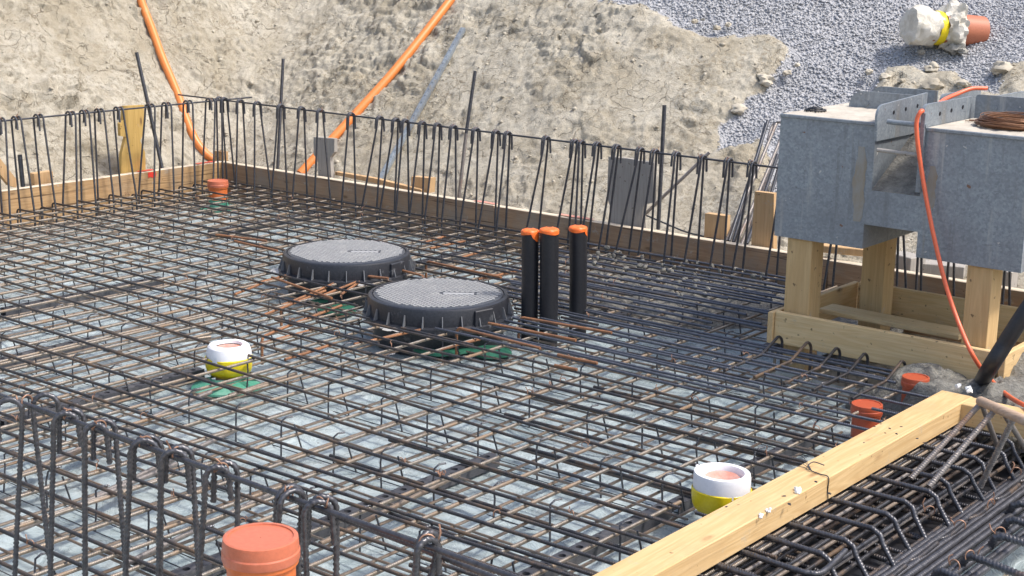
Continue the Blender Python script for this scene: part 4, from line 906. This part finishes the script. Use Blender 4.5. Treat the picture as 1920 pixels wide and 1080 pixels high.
mb = MB()                                        # welded plates at both sides of the chute
def plate(x, th, zt, y0, y1, rise=0, rnd=.05, part='channel_plate'):
    P = []; 
    for k in range(7):
        a = math.pi-math.pi/2*k/6; P.append((x, y0+rnd+rnd*math.cos(a), zt-rnd+rnd*math.sin(a)))
    P += [(x, y1, zt+rise), (x, y1, .96), (x, y0+.01, .96)]; m_ = MB(); m_.prism(P, (th, 0, 0)); return obj(part, m_, GALV, tk)
plate(CX0+.0015, .010, 1.115, TY0-.02, 6.46, .02); plate(CX1-.0135, .012, 1.135, TY0-.02, 6.46, .0, .035)
plate(CX0+.0015, .010, 1.115, 6.62, 7.08, .0, .03); plate(CX1-.0135, .012, 1.115, 6.62, 7.08, .0, .03)
m_ = MB(); m_.prism([(CX1-.012, TY0-.024, SZ+.02), (CX1+.006, TY0-.024, SZ+.02), (CX1+.006, TY0-.024, 1.10), (CX1-.012, TY0-.024, 1.10)], (0, .02, 0)); obj('channel_plate', m_, GALV, tk)
def lplate(x0, x1, y, zt, th=.010, rnd=.07, both=False):
    P = [(x0+rnd+rnd*math.cos(math.pi-math.pi/2*k/6), y, zt-rnd+rnd*math.sin(math.pi-math.pi/2*k/6)) for k in range(7)]
    P += [(x1, y, zt), (x1, y, TZ1-.01), (x0, y, TZ1-.01)]; m_ = MB(); m_.prism(P, (0, th, 0))
    pl = obj('long_plate', m_, GALV, tk)
    for k in range(3):
        m_ = MB(); xx = x0+.09+k*(x1-x0-.15)/2.2; m_.tube([(xx, y-.006, zt-.055), (xx, y+.001, zt-.055)], .011, 12); obj('bolt', m_, GALV, pl)
lplate(-3.21, CX0-.012, 6.46, 1.118); lplate(CX1+.014, TX1+.2, 6.46, 1.145, rnd=.015); lplate(-3.19, CX0-.012, 6.62, 1.13); lplate(CX1+.014, TX1+.2, 6.62, 1.13, rnd=.03)
m_ = MB()                                        # holes seen as dark plugs in the channel plates
for y_, z_ in ((6.12, 1.085), (6.24, 1.09), (6.36, 1.095)):
    m_.tube([(CX1-.003, y_, z_), (CX1+.0005, y_, z_)], .009, 12); m_.tube([(CX0+.010, y_, z_-.012), (CX0+.013, y_, z_-.012)], .009, 12)
obj('bolt_hole', m_, PL_BLK, tk)
for a, b, rr, mt in (((1664, 228), (1738, 236), .011, GALV), ((1645, 281), (1722, 291), .009, WD_GREY)):
    A = ony(a[0], a[1], TY0-.008); B = ony(b[0], b[1], TY0-.008); B.x = min(B.x, CX1+.01); m_ = MB(); m_.tube([A, B], rr, 12); obj('rung', m_, mt, tk)
m_ = MB(); m_.box((TX1+.004, 6.5, .74), (.006, .95, .50)); obj('side_sheet', m_, GALV, tk)
# posts and frame
POSTZ = TZ0
def post(c, d, z0, lb): mb = MB(); mb.box((c[0], c[1], (z0+POSTZ)/2-.001), (d[0], d[1], POSTZ-z0-.002), bev=.004); return tag(obj('wood_post', mb, WD_Z), lb, 'wooden post', 'posts carrying the steel tank')
x0 = ony(1470, 560, 5.995).x; x1 = ony(1516, 560, 5.995).x; post(((x0+x1)/2, 6.055), (x1-x0, .115), -.14, 'pale square post under the left front corner of the tank')
x0 = ony(1805, 600, 5.995).x; x1 = ony(1853, 600, 5.995).x; post(((x0+x1)/2, 6.055), (x1-x0, .115), -.14, 'brown square post under the right front corner of the tank')
y2 = 6.57; x0 = ony(1612, 560, y2).x; x1 = ony(1655, 560, y2).x; post(((x0+x1)/2, y2+.055), (x1-x0, .115), -.2, 'square post under the middle of the tank at the back')
post((-2.3, 6.98), (.12, .12), -.2, 'hidden post under the back right corner of the tank')
fb = lambda c, d, m_, lb, rz=0: board('frame_board', c, d, (m_,), lb, 'board', 'boards of the timber frame', rz)
fb((-2.735, 5.962, .065), (1.035, .027, .150), WD_FR, 'front pine board of the frame, smeared with wet concrete at its right end', .006)
fb((-3.268, 6.36, .062), (.027, .86, .148), WD_FRY, 'left side board of the frame under the tank')
fb((-2.19, 6.36, .060), (.027, .80, .148), WD_FRY, 'right side board of the frame')
fb((-2.55, 6.77, .064), (1.38, .027, .160), WD_FR, 'back board of the frame under the tank')
mb = MB(); A = at(1548, 577, .10); B = at(1810, 628, .10); dd = (B-A); rz = math.atan2(dd.y, dd.x); c = (A+B)/2
board('frame_board', (c.x, c.y+.0, .098), (dd.length, .13, .024), (WD_FR,), 'loose plank lying across the inside of the frame', 'board', 'boards of the timber frame', rz)
mb = MB(); mb.box((-2.52, 6.42, .0), (.03, .42, .12), .25, bev=.003); tag(obj('frame_board', mb, WD_FRY), 'short slanted board standing inside the frame', 'board', 'boards of the timber frame')
# pit floor in the frame
g = MB(); g.grid([[(-3.4, 5.93, -.20), (-3.4, 7.03, -.20)], [(-1.9, 5.93, -.20), (-1.9, 7.03, -.20)]]); tag(obj('ground', g, CLAY), 'dark earth inside the timber frame', None, kind='structure')

# things on the tank
def ring_xy(c, r, tw, n=40, e=1., ph=0): return [Vector((c[0]+math.cos(2*math.pi*k/n*tw+ph)*r, c[1]+math.sin(2*math.pi*k/n*tw+ph)*r*e, c[2])) for k in range(n+1)]
cc = at(1905, 232, TZ1+.02); mb = MB()
for k in range(46):
    r = .135+random.uniform(-.028, .03); z_ = TZ1+.010+random.random()*.05*(1-abs(r-.135)/.05)
    c0 = (cc.x+J(.006), cc.y+J(.006)); P = [Vector((c0[0]+math.cos(a)*r*(1+.03*math.sin(3*a+k)), c0[1]+math.sin(a)*r*(1+.03*math.sin(2*a+k)), z_+.006*math.sin(2*a+k))) for a in [2*math.pi*i/40 for i in range(41)]]
    mb.tube(P, .0021, 5, cap=False)
for k in range(7):
    a = 2.6+J(.3); p0 = Vector((cc.x+math.cos(a)*.14, cc.y+math.sin(a)*.14, TZ1+.01)); mb.tube([p0, p0+Vector((-.05, -.01+J(.02), .004)), p0+Vector((-.09+J(.02), J(.03), J(.004)))], .0018, 5)
tag(obj('wire_coil', mb, steel('coil_rust', (.20, .095, .05), (.30, .16, .09), (.14, .06, .03), .5, .45, .45, ribs=False)), 'coil of rusty brown tie wire lying on the steel tank', 'wire coil')
c = at(1529, 207, TZ1+.01); mb = MB()
for r, z_ in ((.046, 0), (.030, .006), (.014, .01)):
    P = [Vector((c.x+math.cos(a)*r, c.y+math.sin(a)*r, TZ1+.013+z_)) for a in [2*math.pi*i/24 for i in range(25)]]; mb.tube(P, .0038, 6, cap=False)
for k in range(12):
    a = 2*math.pi*k/12; mb.tube([(c.x+math.cos(a)*.012, c.y+math.sin(a)*.012, TZ1+.024), (c.x+math.cos(a)*.05, c.y+math.sin(a)*.05, TZ1+.008)], .0028, 5)
tag(obj('plastic_spacer', mb, PL_BLK), 'small round black plastic spacer lying on the left of the tank top', 'spacer')
H = [ony(1850, 172, 6.66), ony(1822, 176, 6.60), ony(1795, 176, 6.52), ony(1772, 186, 6.42), ony(1758, 196, 6.30), ony(1742, 206, 6.16)]
H[0].z = H[1].z = 1.155; H2 = [ony(1728, 208, TY0-.03), ony(1719, 226, TY0-.045), ony(1720, 262, TY0-.045), ony(1728, 320, TY0-.04), ony(1740, 390, TY0-.05), ony(1757, 470, 5.92), ony(1775, 540, 5.90), ony(1796, 602, 5.86), ony(1822, 662, 5.80), at(1850, 704, .06), at(1885, 738, .06), at(1925, 762, .10), at(1990, 790, .12)]
for q in H[2:]: q.z = max(q.z, 1.0)
mb = MB(); mb.tube(smooth(H+[Vector((-2.64, 6.02, 1.085))]+H2, 8), .0095, 12); tag(obj('rubber_hose', mb, PL_HOSE2), 'thin red-orange hose threaded through the tank and hanging down', 'hose')
mb = MB(); mb.tube(smooth([at(1838, 722, -.01), ony(1852, 696, 5.60), ony(1886, 642, 5.60), ony(1918, 592, 5.62), ony(1960, 530, 5.66), ony(2020, 440, 5.7)], 6), .032, 20)
tag(obj('black_hose', mb, PL_BLK), 'thick black pipe slanting into the wet concrete at the right edge', 'pipe')

# ---------------------------------------------------------------- wet concrete
def lump(cx_, cy_, rx, ry, z0, h, lb, seed, rz=0, res=70, flat=.35):
    P = []; a = np.linspace(-1, 1, res); A_, B_ = np.meshgrid(a, a, indexing='ij'); rr = np.sqrt(A_**2+B_**2)
    x = cx_+(A_*rx*math.cos(rz)-B_*ry*math.sin(rz)); y = cy_+(A_*rx*math.sin(rz)+B_*ry*math.cos(rz)); pn = np.stack([x.ravel(), y.ravel(), np.full(x.size, seed*1.)], 1)
    nz = fbm(pn, 6, 4, seed).reshape(x.shape); nz2 = fbm(pn, 30, 3, seed+5, .6, True).reshape(x.shape)
    pr = np.clip((1-rr+nz*.35)/flat, 0, 1); z = z0-.05+(.05+h*(.8+.5*nz)+.014*nz2)*pr**.6
    mb = MB(); mb.grid([[(x[i, j], y[i, j], z[i, j]) for j in range(res)] for i in range(res)]); return tag(obj('wet_concrete', mb, CONC), lb, None, kind='stuff')
c = at(1290, 530, -.08); lump(c.x, c.y, 1.25, .75, -.132, .065, 'grey wet concrete spilled under the bars behind the black pipes', 3, .1)
lump(-2.25, 5.80, .50, .27, -.12, .165, 'heap of grey wet concrete against the right end of the frame', 11)
lump(-1.75, 5.95, .7, .60, -.08, .17, 'grey wet concrete spread at the right edge of the photo', 17)
mb = MB()
for k in range(80):
    yb = random.choice([y for y in YR if y > 6.3]); px = random.uniform(1130, 1270); x = solve(lambda s: (s, yb, 0), px, -7, -3) if k < 1 else -5.05+random.random()*1.1
    s_ = random.uniform(.008, .02); mb.lathe([(.001, .010+s_*.4), (s_*.7, .010+s_*.2), (s_, 0), (s_*.5, -.012)], (x, yb+J(.01), .002), 7, cap=False, wob=lambda a, i: .3*math.sin(2*a+k))
tag(obj('wet_concrete', mb, CONC), 'blobs of wet concrete sticking on the bars along the back board', None, kind='stuff')

# ---------------------------------------------------------------- pine beam in the right foreground
bm = thing('pine_beam', (-2.164, 3.6, .01), 'long fresh pine beam lying diagonally across the right foreground', 'beam')
mb = MB(); mb.box((-2.164, 3.655, .050), (.128, 3.58, .080), bev=.003); obj('beam', mb, WD_BEAM, bm)
mb = MB(); w_ = at(1551, 906, .09)
yw = onx(1552, 900, -2.10).y
lp = [(-2.166, yw+.012, .094), (-2.13, yw+.005, .0935), (-2.0985, yw, .0925), (-2.098, yw, .05), (-2.099, yw, .005), (-2.15, yw, -.004)]
mb.tube(smooth(lp, 5), .0020, 6); mb.tube(smooth([(-2.166, yw+.012, .094), (-2.19, yw+.03, .10), (-2.185, yw+.06, .108), (-2.15, yw+.07, .102)], 5), .0020, 6)
for k in range(4): mb.tube(smooth([(-2.165, yw+.012, .095), (-2.20-.01*k, yw+.01+.02*k, .10+.004*k), (-2.235-.012*k, yw-.01+.03*k, .105)], 4), .0011, 5)
obj('tie_wire', mb, ST_H, bm)
mb = MB()
for px, py in ((1720, 822), (1735, 830), (1690, 800), (1652, 795), (1660, 812), (1668, 803), (1681, 813), (1640, 800), (1555, 925), (1480, 945), (1530, 903), (1362, 950), (1470, 930), (1620, 830)):
    q = at(px, py, .0905); s_ = random.uniform(.003, .009); mb.lathe([(s_, 0), (s_*.6, .0012), (.0005, .002)], q, 8, cap=False, wob=lambda a, i: .45*math.sin(2*a+px)+.2*math.sin(5*a))
obj('dirt_specks', mb, PL_BLK, bm)
def crumbs(pts, z, lb, s0):
    mb = MB()
    for px, py in pts:
        for k in range(7):
            q = at(px+J(4), py+J(3), z)+Vector((0, 0, s0*.4)); n0 = len(mb.v); s_ = s0*random.uniform(.5, 1)
            for v in ICO: mb.v.append(q+v*s_*random.uniform(.7, 1.15))
            for f in ICF: mb.face(tuple(n0+i for i in f), sm=False)
    return tag(obj('foam_crumb', mb, PL_STY), lb, 'foam crumb', 'crumbs of white foam')
crumbs([(1497, 922)], .09, 'lump of white foam on the middle of the pine beam', .012)
crumbs([(1428, 969)], .09, 'small white foam crumb nearest the front of the beam', .007)
crumbs([(1441, 958)], .09, 'tiny white foam crumb just behind the front one on the beam', .006)
crumbs([(1797, 727)], .09, 'torn white foam at the far end of the pine beam, left piece', .014)
crumbs([(1816, 733)], .09, 'torn white foam at the far end of the pine beam, right piece', .014)
crumbs([(1833, 770)], .05, 'white foam crammed between beam and trestle', .016)
mb = MB(); A = at(1835, 752, .09); B = at(2010, 812, .09); mb.box(((A.x+B.x)/2+.03, A.y-.02, .045), (.62, .11, .085), -.02, bev=.003); tag(obj('cross_beam', mb, WD_BEAMX), 'second pine beam meeting the long beam behind the trestle', 'beam')

# ---------------------------------------------------------------- bent bars and thick bundle right of the beam
ub = []
for i in range(15):
    y = 3.30+i*.1425; mb = MB(); x1 = -1.885+J(.02); dz = 1.0
    d1 = Vector((.62, -.12+J(.12), -.76)).normalized()
    if i == 3:
        pts = [(-2.25, y, .004), (-1.93, y-.01, .0), (-1.88, y-.005, .0), (-1.85, y+.03, .0), (-1.86, y+.19, .012)]; pts = smooth(pts, 4)
    else:
        P0 = Vector((x1, y, .002)); pts = [Vector((-2.25, y, .004)), Vector((x1-.04, y, .002)), P0-Vector((.012, 0, -.001)), P0+Vector((.012, 0, -.006))+d1*.01, P0+d1*.05, P0+d1*(.20+J(.03))]
    mb.tube(pts, .0085, 9, ribs=.0105 if y < 4.8 else 0)
    tag(obj('bent_bar', mb, ST_HG if y < 4.8 else ST_H), 'ribbed bar bent down beyond the pine beam, %s from the front' % nth(i), 'steel bar', 'bent bars sticking out from under the beam')
for i in range(9):
    y = 3.25+i*.235; mb = MB(); pts = smooth([(-2.3, y, -.075), (-1.86, y-.01, -.10), (-1.80, y+.01, -.10), (-1.77, y+.06, -.095), (-1.77, y+.20, -.09)], 3); mb.tube(pts, .0095, 8)
    tag(obj('bent_bar', mb, ST_A), 'lower dark bar turning along the thick bundle, %s from the front' % nth(i), 'steel bar', 'lower bent bars beside the bundle')
for i in range(10):
    x = -1.815+i*.0245; z_ = -.10+.010*(i % 2)-.003*i; mb = MB(); mb.tube([(x+J(.003), 3.2, z_), (x+J(.004), 4.2, z_+J(.004)), (x+J(.004), 5.35, z_)], .0112, 9, ribs=.0125, ra=.16)
    tag(obj('thick_bar', mb, ST_HG), 'thick ribbed bar in the bundle at the lower right, %s from the left' % nth(i), 'steel bar', 'bundle of thick bars at the lower right')
g = MB(); g.grid([[(x, y, -.128+.012*math.sin(x*31+y*9)*math.sin(y*13)) for y in np.arange(2.9, 5.75, .05)] for x in np.arange(-2.30, -1.80, .05)])  # added black sheet, stands in for the deep shade under the bent bars
tag(obj('shade_sheet', g, PL_BLK), 'black sheet added as shade in the gap below the edge of the pine beam', 'shade sheet')
for i in range(9):
    x = -2.12+i*.036; mb = MB(); z_ = -.060-.018*(i % 3); mb.tube([(x+J(.008), 2.9, z_), (x+J(.02), 4.2, z_), (x+J(.01), 5.5, z_)], .0075, 7)
    tag(obj('dark_bar', mb, ST_A if i % 3 else ST_H), 'dark bar deep below the bent bars, %s from the beam' % nth(i), 'steel bar', 'dark bars deep below the bent bars')
for i in range(13):
    y = 3.2+i*.175; mb = MB(); mb.tube([(-2.3, y+J(.01), -.092), (-1.82, y+J(.01), -.095)], .008, 7)
    tag(obj('dark_bar', mb, ST_A), 'short dark crossing bar below the bent bars, %s from the front' % nth(i), 'steel bar', 'short crossing bars below the bent bars')
for i, (x, z_) in enumerate(((-2.06, -.03), (-1.985, -.045), (-1.93, -.085))):
    mb = MB(); mb.tube([(x, 2.9, z_), (x+.01, 5.5, z_)], .0065, 8); tag(obj('thin_bar', mb, ST_BR if i == 1 else ST_L), 'thin brown bar running under the bent bars, %s from the beam' % nth(i), 'steel bar', 'thin bars under the bent bars')
for i in range(5):
    x = -2.135+.013*i; mb = MB(); mb.tube([(x, 2.9, -.012-.006*(i % 2)), (x+J(.005), 5.5, -.012)], .006, 8); tag(obj('thin_bar', mb, ST_H if i % 2 else ST_B), 'bar packed tightly below the edge of the beam, %s from the left' % nth(i), 'steel bar', 'bars packed under the beam edge')
for i, (a, b) in enumerate((((1817, 1040), (1925, 1083)), ((1872, 1003), (1960, 1030)), ((1895, 972), (1980, 1000)), ((1762, 1068), (1850, 1110)), ((1905, 942), (1990, 962)))):
    A = at(*a, -.06); B = at(*b, -.075); mb = MB(); dv = (B-A).normalized(); mb.tube([A-Vector((0.03, .0, .06)), A-dv*.008-Vector((0, 0, .012)), A+dv*.015, A.lerp(B, .5), B+dv*.3], .012, 9, ribs=.012)
    tag(obj('thick_bar', mb, ST_HG), 'ribbed bar leaving the thick bundle towards the right edge, %s from the front' % nth([1, 2, 3, 0, 4][i]), 'steel bar', 'ribbed bars at the right edge')
mb = MB()
for px, py in ((1800, 985), (1875, 998), (1818, 1042), (1743, 958), (1790, 1060), (1858, 945), (1905, 885)):
    m2 = tie_mb(at(px, py, -.055), 1.6); n0 = len(mb.v); mb.v += m2.v
    for f, u, a, b in zip(m2.f, m2.uv, m2.mi, m2.sm): mb.face(tuple(n0+i for i in f), u, a, b)
    tag(obj('tie_wire', m2, ST_W), 'copper-coloured wire loop on the thick bundle, the one %s' % {1800: 'near the bent hook', 1875: 'at the right bar end', 1818: 'by the front right bar', 1743: 'on the left of the bundle', 1790: 'nearest the photo bottom', 1858: 'in the middle of the bundle', 1905: 'farthest back'}[px], 'tie wire', 'wire loops on the bundle')

# trestle of rebar with a wooden handle
tr = thing('rebar_trestle', (-1.85, 4.85, 0), 'low trestle of four steel legs under a round wooden handle', 'trestle')
A = at(1838, 752, .26); B = at(1925, 790, .26); B = A+(B-A).normalized()*.34; mb = MB(); dv = (B-A).normalized()
mb.tube([A-dv*.012, A-dv*.006, A, A+dv*.17, B], [.009, .0145, .017, .0175, .017], 18); obj('handle', mb, WD_HND, tr)
for a, b, z0, m_ in (((1708, 897), .0, .015, ST_L), ((1742, 912), .075, .015, ST_L), ((1838, 912), .17, -.03, ST_L), ((1872, 842), .012, -.0, ST_H), ((1935, 860), .13, -.0, ST_H)):
    F0 = at(*a, z0); mb = MB(); mb.tube([F0, A+dv*b-Vector((0, 0, .012))], .0098, 9, ribs=.011 if m_ is ST_L and b > 0 else 0); obj('leg', mb, ST_L, tr)

# capped pipe end wrapped in a white bag, sticking out of the gravel
c0 = onslope(1790, 72, 0); Zc = (RM.T @ np.array([c0.x, c0.y, c0.z-CH]))[2]*-1; pr = 29*Zc/FL
rt_ = Vector(RM[:, 0]); fw = Vector(-RM[:, 2]); upv = Vector((0, 0, 1))
axv = (-rt_+upv*.02-fw*.30).normalized(); C0 = c0+Vector((0, -.45, .89))*pr*.66
wp = thing('wrapped_pipe', c0, 'orange-brown pipe end wrapped in a white bag with yellow tape on the gravel', 'pipe end')
zx = axv; xx_ = upv.cross(zx).normalized(); yy_ = zx.cross(xx_); AX = Matrix((xx_, yy_, zx)).transposed()
px_ = Zc/FL
mb = MB(); mb.lathe([(pr*.98, -60*px_), (pr, -34*px_), (pr, 10*px_), (pr*1.0, 60*px_)], C0, 40, ax=AX); obj('pipe', mb, plastic('pipe_terracotta', (.50, .17, .09), rough=.5, df=.6), wp)
cr = lambda k: (lambda a, i: k*(.5*math.sin(3*a+i*.9)+.35*math.sin(7*a-i*1.3)+.3*math.sin(11*a+i*2.1)))
mb = MB(); mb.lathe([(pr*1.06, 42*px_), (pr*1.14, 50*px_), (pr*1.20, 60*px_), (pr*1.26, 72*px_), (pr*1.22, 84*px_), (pr*1.12, 95*px_), (pr*.7, 99*px_), (pr*.2, 97*px_), (.001, 96*px_)], C0, 56, cap=False, ax=AX, wob=cr(.14)); obj('bag', mb, CLOTH, wp)
mb = MB(); mb.lathe([(pr*1.05, 28*px_), (pr*1.08, 31*px_), (pr*1.09, 38*px_), (pr*1.07, 44*px_)], C0, 40, cap=False, ax=AX, wob=cr(.02)); obj('yellow_tape', mb, PL_YEL, wp)
mb = MB(); mb.lathe([(pr*1.06, 30*px_), (pr*1.15, 24*px_), (pr*1.42, 17*px_), (pr*1.50, 8*px_), (pr*1.62, 0*px_), (pr*1.55, -4*px_)], C0, 64, cap=False, ax=AX, wob=cr(.26)); obj('bag_frill', mb, CLOTH, wp)
